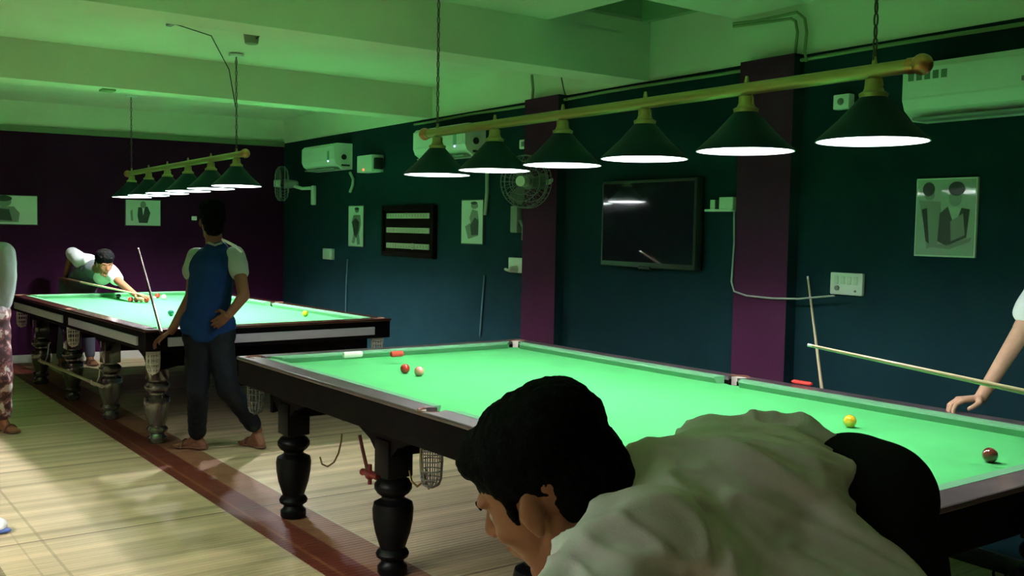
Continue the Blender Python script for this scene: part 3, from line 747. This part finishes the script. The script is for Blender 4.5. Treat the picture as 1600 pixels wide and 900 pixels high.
# ceiling fittings
c0 = onz(393, 50, ZC)
a = empty('ceiling_speaker', (c0.x, c0.y, ZC), 0, 'small cup shaped fitting on ceiling left of the chains', 'ceiling fitting')
MB().lathe([(.035, -.085), (.045, -.08), (.055, -.01), (.07, 0)], 20).build('cup', mat('greyish_fitting', (.2, .22, .16), .6), a)
w1 = onz(400, 54, ZC-.02)-a.location; w2 = onz(421, 40, ZC-.01)-a.location; w3 = onz(432, 0, ZC-.01)-a.location
MB().tube([V((.03, 0, -.07)), w1+V((0, 0, -.03)), w2, w3, w3+(w3-w2)], .006, 6).build('cable', mBlackC, a)
def ceilwire(pts, r, m, name, label, cat):
    return tag(MB().tube([onz(x, y, z) for x, y, z in pts], r, 6).build(name, m), label, cat)
rose = V((-5.6+2.5*.569, -.14, 0))
pts = [onz(258, 33, ZC-.01), onz(281, 40, ZC-.01), onz(330, 56, ZC-.02), V((rose.x-.12, rose.y-.03, ZC-.12)), V((rose.x-.03, rose.y-.01, ZC-.42))]
o = MB().tube(pts, .004, 6).build('loose_wire', mBlackC); tag(o, 'thin sagging wire joining ceiling to the far lamp chain', 'wire')
P0 = onz(270, 36, ZC-.012); tag(MB().box(P0-V((.09, .02, .012)), P0+V((.09, .02, .012)), .008).build('wire_connector', mGreyP), 'small oblong connector on ceiling at start of sagging wire', 'connector')
P0 = onz(168, 141, ZB-.006); tag(MB().box(P0-V((.06, .05, .01)), P0+V((.06, .05, .008)), .004).build('beam_clip', mPipe), 'small clip under the second ceiling beam', 'clip')

# floor bits
c0 = onz(1572, 922, 0)
a = empty('coiled_cable', (c0.x, c0.y, 0), 0, 'black cable in upright loops on the floor at bottom right corner', 'cable')
P = []
for i in range(90):
    u = i/89; th = u*2*PI*5; P.append(CR*(-.05+.5*u+.045*math.cos(th)) + V((0, 0, .055+.048*math.sin(th))) + CF*(.03*math.sin(th*.5)))
MB().tube(P, .0065, 8).build('cable_loops', mBlackC, a)
# trainer at the left edge
def shoe(name, loc, ang, m, sole, label, L_=.27, tag_it=True, parent=None):
    s = empty(name, loc, ang) if tag_it else None
    if tag_it: tag(s, label, 'shoe')
    b = MB(); b.sph((.04, 0, .05), (.13, .048, .045)); b.sph((-.07, 0, .06), (.065, .042, .06)); b.sph((.11, 0, .035), (.055, .045, .035))
    blob('upper', b, m, s, .006, 4)
    b = MB(); b.sph((.05, 0, .018), (.14, .052, .022)); b.sph((-.07, 0, .018), (.07, .044, .022)); blob('sole', b, sole, s, .006, 3)
    return s
pS = onz(-3, 833, .0)
shoe('trainer', pS - CR*.12, math.atan2(CR.y, CR.x), mWhite, mat('blue_sole', (.08, .12, .35), .5), 'white trainer toe with blue sole poking in at left edge')

# ------------------------------------------------------------------ people
def frame_from(fwd, up):
    f = V(fwd).normalized(); u = V(up); u = (u-f*u.dot(f)).normalized(); l = u.cross(f)
    return Matrix((f, l, u)).transposed()
def head_into(b, c, fwd, up, s=1.0):
    """skull, face, ears; local x forward, y left, z up"""
    R_ = frame_from(fwd, up); c = V(c)
    P = lambda x, y, z: c + R_ @ (V((x, y, z))*s)
    def E(x, y, z, rx, ry, rz, rot=None):
        rr = R_ if rot is None else R_ @ rot
        b.sph(P(x, y, z), (rx*s, ry*s, rz*s), 24, 16, rr)
    E(-.012, 0, .03, .098, .076, .092); E(.03, 0, -.02, .062, .062, .085); E(.03, 0, -.075, .052, .05, .04)
    E(.066, 0, -.105, .02, .025, .018); E(.072, 0, .022, .022, .052, .014); E(.075, 0, -.062, .016, .028, .022)
    for sy in (-1, 1):
        E(.055, sy*.035, -.028, .028, .024, .022)
        b.cap(P(-.02, sy*.05, -.04), P(.05, sy*.03, -.098), .018*s, .016*s)
    b.cap(P(.083, 0, .01), P(.108, 0, -.026), .008*s, .011*s); E(.1, 0, -.031, .013, .017, .009)
    E(.09, 0, -.056, .009, .022, .006); E(.088, 0, -.069, .009, .019, .007)
    for sy in (-1, 1):
        q = Matrix.Rotation(sy*.35, 3, 'Z') @ Matrix.Rotation(-.15, 3, 'Y')
        E(-.004, sy*.079, -.008, .0155, .0065, .029, q); E(-.001, sy*.078, -.03, .009, .007, .011, q); E(.008, sy*.073, -.01, .01, .01, .014)
    return P, R_
def eyes(par, P, R_, s=1.0):
    for sy in (-1, 1):
        e = MB().sph(P(.070, sy*.032, -.002), .0105*s, 14, 10).build('eye', mEyeW, par)
        MB().sph(P(.0772, sy*.032, -.003), .0044*s, 10, 8).build('iris', mEyeD, e)
        MB().tube([P(.089, sy*.014, .018), P(.0885, sy*.03, .023), P(.078, sy*.048, .018)], [.003*s, .004*s, .002*s], 6).build('eyebrow', mHair, par)
def hair_blob(par, c, fwd, up, s=1.0, extra=(), rough=.006, vox=.006, scale=22):
    R_ = frame_from(fwd, up); c = V(c); P = lambda x, y, z: c + R_ @ (V((x, y, z))*s)
    b = MB(); E = lambda x, y, z, rx, ry, rz: b.sph(P(x, y, z), (rx*s, ry*s, rz*s), 24, 16, R_)
    E(-.018, 0, .052, .106, .085, .088); E(-.055, 0, .0, .068, .074, .085); E(-.05, 0, -.045, .05, .055, .05); E(.05, 0, .078, .05, .062, .04)
    for e in extra: E(*e)
    return blob('hair', b, mHair, par, vox, 3, None, lambda co: rough*(noise.noise(co*scale)+.6*noise.noise(co*scale*2.7)))
def hand_into(b, wrist, d, palm_n, thumb_side, s=1.0, curl=.35, spread=.12, curls=None):
    """wrist point, direction of the fingers, palm normal (towards what it touches), thumb direction"""
    d = V(d).normalized(); n = V(palm_n); n = (n-d*n.dot(d)).normalized(); t = V(thumb_side); t = (t-d*t.dot(d)-n*t.dot(n)).normalized()
    w = V(wrist); K = []
    for i, off in enumerate((.030, .010, -.010, -.029)):
        k = w + d*(.088-(.004 if i in (0,) else 0)-(.01 if i == 3 else 0))*s + t*off*s; K.append(k)
        b.cap(w + d*.012*s + t*off*.55*s, k, .0125*s, .0105*s, 12)
    b.cap(w+d*.02*s+t*.02*s, w+d*.075*s+t*.018*s, .013*s, .011*s, 12)
    lens = ((.042, .025, .02), (.046, .029, .021), (.042, .027, .02), (.033, .02, .018))
    for i, (k, ls) in enumerate(zip(K, lens)):
        cu = curls[i] if curls else curl; ang = cu*.5; p = k; dirp = (d + t*spread*(1.5-i)/1.5*.5).normalized(); r = .0092*s*(.9 if i == 3 else 1)
        for L_ in ls:
            dd = (dirp*math.cos(ang)+n*math.sin(ang)).normalized(); q = p+dd*L_*s; b.cap(p, q, r, r*.9, 12); p = q; r *= .92; ang += cu
    p0 = w + d*.022*s + t*.024*s; p1 = p0 + (d*.5+t*.75+n*.25).normalized()*.042*s; p2 = p1+(d*.85+t*.35+n*.3).normalized()*.032*s; p3 = p2+(d*.95+t*.05+n*.35).normalized()*.024*s
    b.cap(p0, p1, .014*s, .0115*s, 12); b.cap(p1, p2, .0112*s, .0098*s, 12); b.cap(p2, p3, .0098*s, .0082*s, 12)
def foot_into(b, ankle, d, s=1.0):
    a = V(ankle); d = V(d); d.z = 0; d.normalize(); side = V((-d.y, d.x, 0)); zf = .033
    heel = V((a.x, a.y, zf)) - d*.045*s; ball_ = V((a.x, a.y, .029)) + d*.125*s
    b.cap(a, V((heel.x, heel.y, .034)), .036*s, .03*s); b.cap(a, V((a.x, a.y, .045))+d*.06*s, .036*s, .03*s); b.cap(heel, ball_, .03*s, .024*s)
    b.cap(V((a.x, a.y, .045))+d*.05*s, ball_+side*.015*s, .03*s, .022*s); b.cap(V((a.x, a.y, .035))+d*.05*s, ball_-side*.02*s, .028*s, .02*s)
    for i, off in enumerate((.028, .010, -.006, -.020, -.033)):
        p = ball_+side*off*s; b.cap(p, p+d*(.055-.007*i)*s+V((0, 0, -.008)), (.013 if i == 0 else .0095)*s, (.011 if i == 0 else .008)*s, 10)
def sandal(par, ankle, d, m=mSand):
    a = V(ankle); d = V(d); d.z = 0; d.normalize(); side = V((-d.y, d.x, 0)); o = V((a.x, a.y, 0))
    b = MB(); b.sph(o+d*.13+V((0, 0, .014)), (.07, .052, .012), 24, 10, Matrix((d, side, V((0, 0, 1)))).transposed()); b.sph(o-d*.03+V((0, 0, .014)), (.06, .042, .012), 24, 10, Matrix((d, side, V((0, 0, 1)))).transposed())
    b.cap(o-d*.03+V((0, 0, .014)), o+d*.12+V((0, 0, .014)), .012); b.cyl(o-d*.05+side*.01+V((0,0,.014)), o+d*.13+side*.02+V((0,0,.014)), .012); 
    s_ = blob('sandal', b, m, par, .006, 2)
    P = [o+d*.1+side*(.052*math.cos(u))+V((0, 0, .008+.055*math.sin(u))) for u in np.linspace(0, PI, 12)]
    MB().tube(P, .008, 8).build('strap', m, s_)
def folds(amp, sc, dirv=None, base=0):
    def f(co):
        q = co*sc
        if dirv is not None: q = q - dirv*(q.dot(dirv))*.72
        v = noise.noise(q + V((base, 0, 0)))
        w = noise.noise(q*2.1 + V((0, base, 3)))
        return amp*((1-abs(v)*2.2) + .45*w)
    return f

# --- man bending in the foreground
d0 = 1.42
hc = at(852, 758, d0)
hf = (-CR*.82 + CF*.40 - V((0, 0, 1))*.46).normalized()
hu = (V((0, 0, 1))*.86 - CR*.5).normalized()
b = MB(); P_, R_ = head_into(b, hc, hf, hu, 1.04)
neck0 = P_(-.03, 0, -.05); neckb = at(985, 825, 1.43)
b.cap(neck0, neckb, .058, .062); b.cap(P_(.0, 0, -.06), neckb, .05, .062)
chest = at(1120, 855, 1.5); hip = at(1335, 860, 1.57)
b.cap(neckb, chest, .07, .12); b.cap(chest, hip, .11, .10)
shL, shR = at(1010, 870, 1.33), at(1030, 800, 1.62)
elL, elR = at(905, 1100, 1.22), at(930, 1040, 1.7)
haL, haR = at(850, 1330, 1.3), at(850, 1290, 1.7)
for sh_, el_, ha_ in ((shL, elL, haL), (shR, elR, haR)):
    b.cap(neckb, sh_, .05, .055); b.cap(sh_, el_, .05, .042); b.cap(el_, ha_, .042, .028)
    hand_into(b, ha_, (ha_-el_), -CR, CF, 1.0, .3)
feetc = V((hip.x, hip.y, 0))
hv = V((CR.x, CR.y, 0)).normalized(); fv = V((CF.x, CF.y, 0)).normalized()
an = []
for s_ in (-1, 1):
    hj = hip + fv*.09*s_; kn = V((hip.x, hip.y, .56)) + fv*.12*s_ - hv*.06; ak = V((hip.x, hip.y, .09)) + fv*.14*s_ + hv*.02
    b.cap(hj, kn, .08, .055); b.cap(kn, ak, .052, .036); foot_into(b, ak, -hv); an.append((hj, kn, ak))
man = blob('person', b, mSkinA, None, .0042, 3, .45)
tag(man, 'person in grey shirt bending down in the foreground, back to the near table', 'person')
eyes(man, P_, R_, 1.04)
hair_blob(man, hc, hf, hu, 1.0, [(.045, 0, .078, .04, .056, .03), (-.05, 0, .07, .082, .082, .07), (.01, .07, .035, .03, .016, .022), (.01, -.07, .035, .03, .016, .022), (.026, .074, .005, .008, .006, .026), (.026, -.074, .005, .008, .006, .026), (-.085, 0, .0, .045, .06, .075), (-.07, 0, -.06, .045, .05, .045)], .0035, .005, 45)
# grey T-shirt
b = MB()
def sp(x, y, d, r, sq=None):
    b.sph(at(x, y, d), r if sq is None else (r, r, r), 28, 18)
cols_ = [(968, 812, 1.42, .078), (1040, 833, 1.43, .118), (1110, 833, 1.48, .155), (1190, 826, 1.55, .172), (1225, 845, 1.60, .165)]
for (x, y, d, r), (x2, y2, d2, r2) in zip(cols_, cols_[1:]): b.cap(at(x, y, d), at(x2, y2, d2), r, r2, 28)
b.cap(at(1238, 857, 1.46), at(1350, 967, 1.42), .105, .105, 28); b.cap(at(1215, 850, 1.55), at(1290, 930, 1.5), .14, .12, 28); b.cap(at(1350, 967, 1.42), at(1400, 1080, 1.45), .105, .1, 28)
b.cap(at(1000, 868, 1.34), at(925, 975, 1.26), .088, .082, 28); b.cap(at(1030, 820, 1.60), at(960, 960, 1.66), .08, .078, 28)
b.cap(at(1010, 870, 1.36), at(1100, 900, 1.42), .09, .13, 28); b.cap(at(1100, 930, 1.42), at(1250, 960, 1.46), .13, .15, 28)
fd = (CR*.75 - CU*.4).normalized()
def fold_s(co):
    q = co*11; q = q - fd*q.dot(fd)*.7; v = noise.noise(q + V((3, 1, 0))); w = noise.noise(q*2.3 + V((0, 5, 3)))
    return .023*max(0, 1-abs(v)*4.2) + .009*max(0, 1-abs(w)*4) - .006
shirt = blob('shirt', b, mShirtG, man, .006, 12, None, fold_s, post=4)
P = [at(x, y, d) for x, y, d in ((985, 722, 1.42), (955, 748, 1.38), (925, 800, 1.345), (912, 845, 1.32), (900, 862, 1.315))]

# black trousers
b = MB()
b.cap(at(1332, 771, 1.53), at(1372, 779, 1.50), .094, .088, 28); b.cap(at(1362, 800, 1.52), at(1355, 920, 1.56), .088, .095, 28)
for hj, kn, ak in an: b.cap(hj, kn, .105, .08); b.cap(kn, ak+V((0, 0, .03)), .08, .06)
blob('trousers', b, mTrB, man, .008, 6)

def standing(label, skin, joints, head, s, parts, vox=.006, hands=(), feet=(), dec=.5):
    pass

# --- man in blue shirt with his back turned
dm = 6.93; up = V((0, 0, 1))
def q_(x, y, dd=0): return at(x, y, dm+dd)
b = MB()
hc = q_(331, 346); hf = (CF*.8 - CR*.45).normalized()
P_, R_ = head_into(b, hc, hf, up, 1.0)
b.cap(P_(-.02, 0, -.05), q_(336, 388), .055, .06)
shl, shr = q_(306, 402, .0), q_(370, 400, -.02)
b.cap(q_(336, 392), q_(330, 440), .07, .12); b.cap(q_(330, 440), q_(325, 515), .12, .12); b.cap(shl, shr, .05)
ell_, hal = q_(299, 462, -.05), q_(268, 517, -.02)
elr, har = q_(381, 462, -.16), q_(358, 492, -.22)
b.cap(shl, ell_, .048, .04); b.cap(ell_, hal, .04, .028); b.cap(shr, elr, .048, .04); b.cap(elr, har, .04, .028)
hand_into(b, hal, q_(252, 526, -.02)-hal, -up, -CF, 1.0, .5); hand_into(b, har, q_(346, 500, -.2)-har, CF, up, 1.0, .3)
hpl, hpr = q_(311, 530), q_(342, 530)
knl, akl = q_(309, 612, -.0), V((*onz(308, 702, 0).xy, .085))
knr, akr = q_(356, 606, .0), V((*onz(402, 700, 0).xy, .13))
for a_, k_, f_ in ((hpl, knl, akl), (hpr, knr, akr)): b.cap(q_(326, 520), a_, .1, .085); b.cap(a_, k_, .08, .055); b.cap(k_, f_, .052, .036)
fdL, fdR = (-CR*.9+CF*.25), (-CR*.75+CF*.6)
foot_into(b, akl, fdL); foot_into(b, V((akr.x, akr.y, .1)), fdR)
pm = blob('person', b, mSkinD, None, .005, 3, .5)
tag(pm, 'person in navy and pale shirt standing with back turned beside the far table', 'person')
hair_blob(pm, hc, hf, up, 1.06, [(-.05, 0, .02, .08, .08, .09), (-.01, 0, .08, .1, .085, .07), (-.06, 0, -.05, .05, .06, .05)], .008, .008)
eyes(pm, P_, R_)
b = MB(); b.cap(q_(338, 394), q_(331, 420), .085, .155); b.cap(q_(314, 408), q_(362, 408), .085, .085); b.cap(q_(331, 425), q_(326, 470), .145, .145); b.cap(q_(326, 470), q_(324, 510), .145, .145); b.cap(q_(312, 505), q_(338, 508), .13, .13)
sh = blob('shirt', b, mBlue, pm, .008, 6, None, folds(.006, 8, V((0, 0, 1))))
b = MB(); b.cap(shl+CR*.01, q_(300, 425, -.02), .07, .066); blob('sleeve', b, mWhSl, sh, .008, 4, None, folds(.004, 10))
b = MB(); b.cap(shr-CR*.01, q_(374, 424, -.07), .068, .064); blob('sleeve', b, mWhSl, sh, .008, 4, None, folds(.004, 10))
MB().tube([q_(347, 374, -.06), q_(357, 379, -.085), q_(368, 385, -.085), q_(378, 394, -.08)], [.008, .010, .010, .007], 8).build('shoulder_stripe', mWhite, sh)
MB().tube([q_(325, 379, -.1), q_(336, 383, -.11), q_(347, 379, -.1)], .008, 8).build('neckband', mGreyP, sh)
b = MB()
b.cap(q_(309, 524), q_(344, 524), .105, .105)
for a_, k_, f_, rr in ((hpl, knl, akl, .06), (hpr, knr, akr, .058)): b.cap(a_, k_, .1, .075); b.cap(k_, k_.lerp(f_, .86), .072, rr)
blob('trousers', b, mJean, pm, .008, 6, None, folds(.004, 12))
sandal(pm, akl, fdL); sandal(pm, V((akr.x, akr.y, .1)), fdR)
tipp = onz(251, 514, ZT+.006)
cue(at(216, 388, 8.0), q_(252, 520, -.03), 'cue held upright by the man in navy shirt', rA=.006, rB=.013, butt=.3, wood=mat('dark_walnut_cue_wood', (.06, .04, .03), .6))  # shaft in dark brown wood

# --- player stretched over the far table
dp = 10.7
def r_(x, y, dd=0): return at(x, y, dp+dd)
b = MB(); hc = r_(163, 412, -.35); hf = (-CF*.72 + CR*.62 - up*.35).normalized(); hu = (up*.9 + hf*.25).normalized()
P_, R_ = head_into(b, hc, hf, hu, 1.0)
nb = r_(148, 420, -.12); b.cap(P_(-.02, 0, -.05), nb, .055, .06)
hipc = r_(122, 455, .42); b.cap(nb, r_(135, 430, .1), .09, .13); b.cap(r_(135, 430, .1), hipc, .13, .13)
sL, sR = r_(172, 425, -.2), r_(127, 408, .0)
eL, hL = r_(186, 440, -.5), r_(212, 461, -.85)
eR, hR = r_(113, 396, .25), r_(103, 428, .2)
for a_, e_, h_2 in ((sL, eL, hL), (sR, eR, hR)): b.cap(nb, a_, .06, .055); b.cap(a_, e_, .05, .042); b.cap(e_, h_2, .04, .027)
hL.z = max(hL.z, bed+.035)
hand_into(b, hL, (CR*.95-up*.12-CF*.3), -up, CF*-1, 1.0, .15, .5); hand_into(b, hR, -up, CR, -CF, 1.0, 1.2)
hz_ = V((hipc.x, hipc.y, 0))
ll = []
for s_ in (-1, 1):
    side = V((0, 1, 0))*.1*s_
    hj = V((hipc.x, hipc.y, .93))+side; kn = V((hipc.x-.05, hipc.y, .5))+side*1.2; ak = V((hipc.x-.12, hipc.y, .09))+side*1.5
    b.cap(hipc, hj, .1, .08); b.cap(hj, kn, .08, .055); b.cap(kn, ak, .05, .036); foot_into(b, ak, V((1, .1*s_, 0))); ll.append((hj, kn, ak))
pp = blob('person', b, mSkinA, None, .005, 3, .5)
tag(pp, 'person in grey and white shirt leaning over the far table to aim', 'person')
hair_blob(pp, hc, hf, hu, 1.05, [(.0, 0, .08, .1, .085, .07), (.06, 0, .075, .045, .06, .035)], .008, .007); eyes(pp, P_, R_)
b = MB(); b.cap(nb+V((0, 0, -.01)), r_(135, 432, .1), .11, .155); b.cap(r_(135, 432, .1), r_(126, 448, .35), .155, .15)
st = blob('shirt', b, mat('dark_grey_shirt_cloth', (.10, .11, .12), .8, bump=(30, .3)), pp, .008, 5, None, folds(.006, 9))
b = MB(); b.cap(sR, eR, .085, .068); b.cap(sR, r_(140, 408, -.1), .085, .075); blob('sleeve', b, mWhite, st, .008, 4, None, folds(.004, 10))
b = MB(); b.cap(sL, sL.lerp(eL, .75), .08, .065); b.cap(r_(160, 432, -.15), sL, .09, .08); blob('sleeve', b, mWhite, st, .008, 4, None, folds(.004, 10))
b = MB(); b.cap(hipc+V((0, 0, .014)), V((hipc.x, hipc.y, .9)), .155, .15)
for hj, kn, ak in ll: b.cap(hj, kn, .1, .075); b.cap(kn, ak+V((0, 0, .03)), .07, .055)
blob('trousers', b, mJeanG, pp, .009, 5)
for hj, kn, ak in ll: sandal(pp, ak, V((1, 0, 0)))
cA = onz(243, 465, ZT+.03); cB = r_(92, 434, .1)
cue(cA, cB, 'cue of the aiming player passing over the red cluster', rA=.007, rB=.015, butt=.25)

# --- man cut by the left edge
dq = 7.45
def s2_(x, y, dd=0): return at(x, y, dq+dd)
b = MB(); hc = s2_(-34, 338); hf = CF
P_, R_ = head_into(b, hc, hf, up, 1.0); b.cap(P_(-.02, 0, -.05), s2_(-30, 382), .055, .06)
b.cap(s2_(-30, 395), s2_(-28, 440), .09, .13); b.cap(s2_(-28, 440), s2_(-26, 500), .13, .12)
sl, sr = s2_(-66, 398), s2_(4, 396)
for a_, e_, h_2 in ((sl, s2_(-78, 460), s2_(-70, 515, -.1)), (sr, s2_(4, 450, .06), s2_(-22, 468, .30))):
    b.cap(s2_(-30, 392), a_, .06, .055); b.cap(a_, e_, .05, .042); b.cap(e_, h_2, .04, .028); hand_into(b, h_2, (h_2-e_), -CR, CF, 1, .4)
lg = []
for hx_, kx, fx in ((-42, -44, -46), (-10, 0, 4)):
    hj, kn = s2_(hx_, 505), s2_(kx, 590); ak = V((*onz(fx, 674, 0).xy, .09)); b.cap(s2_(-26, 495), hj, .11, .085); b.cap(hj, kn, .08, .055); b.cap(kn, ak, .05, .036)
    foot_into(b, ak, CR*.8-CF*.5); lg.append((hj, kn, ak))
pq = blob('person', b, mSkinA, None, .006, 3, .5)
tag(pq, 'person in grey shirt and blotched trousers cut off by the left edge', 'person')
hair_blob(pq, hc, hf, up, 1.03, [(-.02, 0, .06, .09, .08, .07)], .006, .008); eyes(pq, P_, R_)
b = MB(); b.cap(s2_(-30, 400), s2_(-27, 440), .12, .16); b.cap(s2_(-27, 440), s2_(-25, 478), .16, .15); b.cap(sl, s2_(-74, 430), .085, .075); b.cap(sr, s2_(8, 432), .085, .078); b.cap(sl, sr, .085); b.cap(s2_(8, 430), s2_(-2, 470, .02), .08, .09)
blob('shirt', b, mGreySh, pq, .009, 6, None, folds(.008, 9, V((0, 0, 1))))
b = MB(); b.cap(s2_(-42, 492), s2_(-12, 492), .125, .125)
for hj, kn, ak in lg: b.cap(hj, kn, .11, .085); b.cap(kn, ak+V((0, 0, .05)), .082, .062)
blob('trousers', b, mPat, pq, .009, 6, None, folds(.006, 10))
for hj, kn, ak in lg: sandal(pq, ak, CR*.8-CF*.5)

pz = copy_tree(pq); pz.location = V((-.9, -2.7, 0)) - V((s2_(-26, 500).x, s2_(-26, 500).y, 0))
pz['label'] = 'person in grey shirt standing next to the table beside the camera'
# --- person leaning on the near table's long rail at the right edge
b = MB()
wr = onz(1532, 622, ZT+.055); hd = onz(1480, 626, ZT+.045)
el = at(1598, 515, (wr-CAM).dot(CF)+.02); sh_ = at(1662, 395, (wr-CAM).dot(CF)+.03)
b.cap(el, wr, .040, .026); b.cap(sh_, el, .052, .042)
dh = (hd-wr); hand_into(b, wr+dh.normalized()*.0, dh, -up*1.0-CF*.1, -CF, 1.12, .7, .2, (.62, .8, .9, .95))
feet0 = V((sh_.x+.22, 1.27, 0)); nk = V((sh_.x+.17, min(sh_.y+.0, 1.37), sh_.z+.07)); hc = nk + V((-.03, -.08, .17))
hf = V((-.6, -.7, -.15)).normalized(); P_, R_ = head_into(b, hc, hf, up, 1.0); b.cap(P_(-.02, 0, -.05), nk, .055, .06)
pel = V((feet0.x+.02, feet0.y+.05, 1.0)); b.cap(nk, pel.lerp(nk, .5), .09, .13); b.cap(pel.lerp(nk, .5), pel, .13, .12)
sh2 = V((sh_.x+.34, sh_.y+.0, sh_.z+.01)); b.cap(nk, sh_, .06, .052); b.cap(nk, sh2, .06, .055)
# other hand holds the cue
cTip, cFar = at(1262, 539, 3.75), at(1600, 612, 3.35); cDir = (cFar-cTip).normalized(); grip = cTip + cDir*1.22
el2 = V((sh2.x+.10, sh2.y-.16, 1.15)); b.cap(sh2, el2, .05, .042); b.cap(el2, grip+V((.03, 0, .05)), .04, .028)
hand_into(b, grip+V((.03, 0, .05)), V((-.2, -.1, -1)), V((-1, 0, 0)), -cDir, 1.0, 1.2)
lg = []
for s_ in (-1, 1):
    hj = pel+V((.1*s_, 0, -.05)); kn = V((pel.x+.11*s_, pel.y-.02, .5)); ak = V((pel.x+.12*s_, pel.y, .09)); b.cap(pel, hj, .1, .085); b.cap(hj, kn, .08, .055); b.cap(kn, ak, .05, .036); foot_into(b, ak, V((-.2, -1, 0))); lg.append((hj, kn, ak))
pr = blob('person', b, mSkinB, None, .0038, 2, .35, None, .4)
tag(pr, 'person at right edge in white sleeve resting a hand on the rail', 'person')
hair_blob(pr, hc, hf, up, 1.03, [], .006, .009); eyes(pr, P_, R_)
b = MB(); b.cap(nk-V((0, 0, .03)), pel.lerp(nk, .45), .12, .15); b.cap(pel.lerp(nk, .45), pel, .15, .15); b.cap(sh_, sh_.lerp(el, .78), .085, .07); b.cap(sh2, sh2.lerp(el2, .6), .085, .08); b.cap(sh_, sh2, .085)
blob('shirt', b, mWhite, pr, .009, 5, None, folds(.006, 9))
b = MB(); b.cap(pel+V((-.06, 0, -.02)), pel+V((.06, 0, -.02)), .14, .14)
for hj, kn, ak in lg: b.cap(hj, kn, .1, .075); b.cap(kn, ak+V((0, 0, .03)), .07, .055)
blob('trousers', b, mJeanG, pr, .01, 5)
for hj, kn, ak in lg: sandal(pr, ak, V((-.2, -1, 0)))
cue(cTip, cTip+cDir*1.46, 'cue held by the white sleeved person across the right side', rA=.0058, rB=.0145, butt=.2)

# ------------------------------------------------------------------ added fill light behind the camera
def area(name, loc, sx, sy, power, rot=(0, 0, 0), col=(1, .98, .92)):
    l = bpy.data.lights.new(name, 'AREA'); l.shape = 'RECTANGLE'; l.size = sx; l.size_y = sy; l.energy = power; l.color = col
    o = bpy.data.objects.new(name, l); COL.objects.link(o); o.location = loc; o.rotation_euler = rot; return o
area('shirt_fill_light', (2.0, -4.4, 1.95), 1.4, .35, 26)  # unseen fill light added to brighten the bent man's shirt
w = bpy.data.worlds.new('world'); S.world = w; w.use_nodes = True
w.node_tree.nodes['Background'].inputs[0].default_value = (.3, .4, .33, 1); w.node_tree.nodes['Background'].inputs[1].default_value = .0
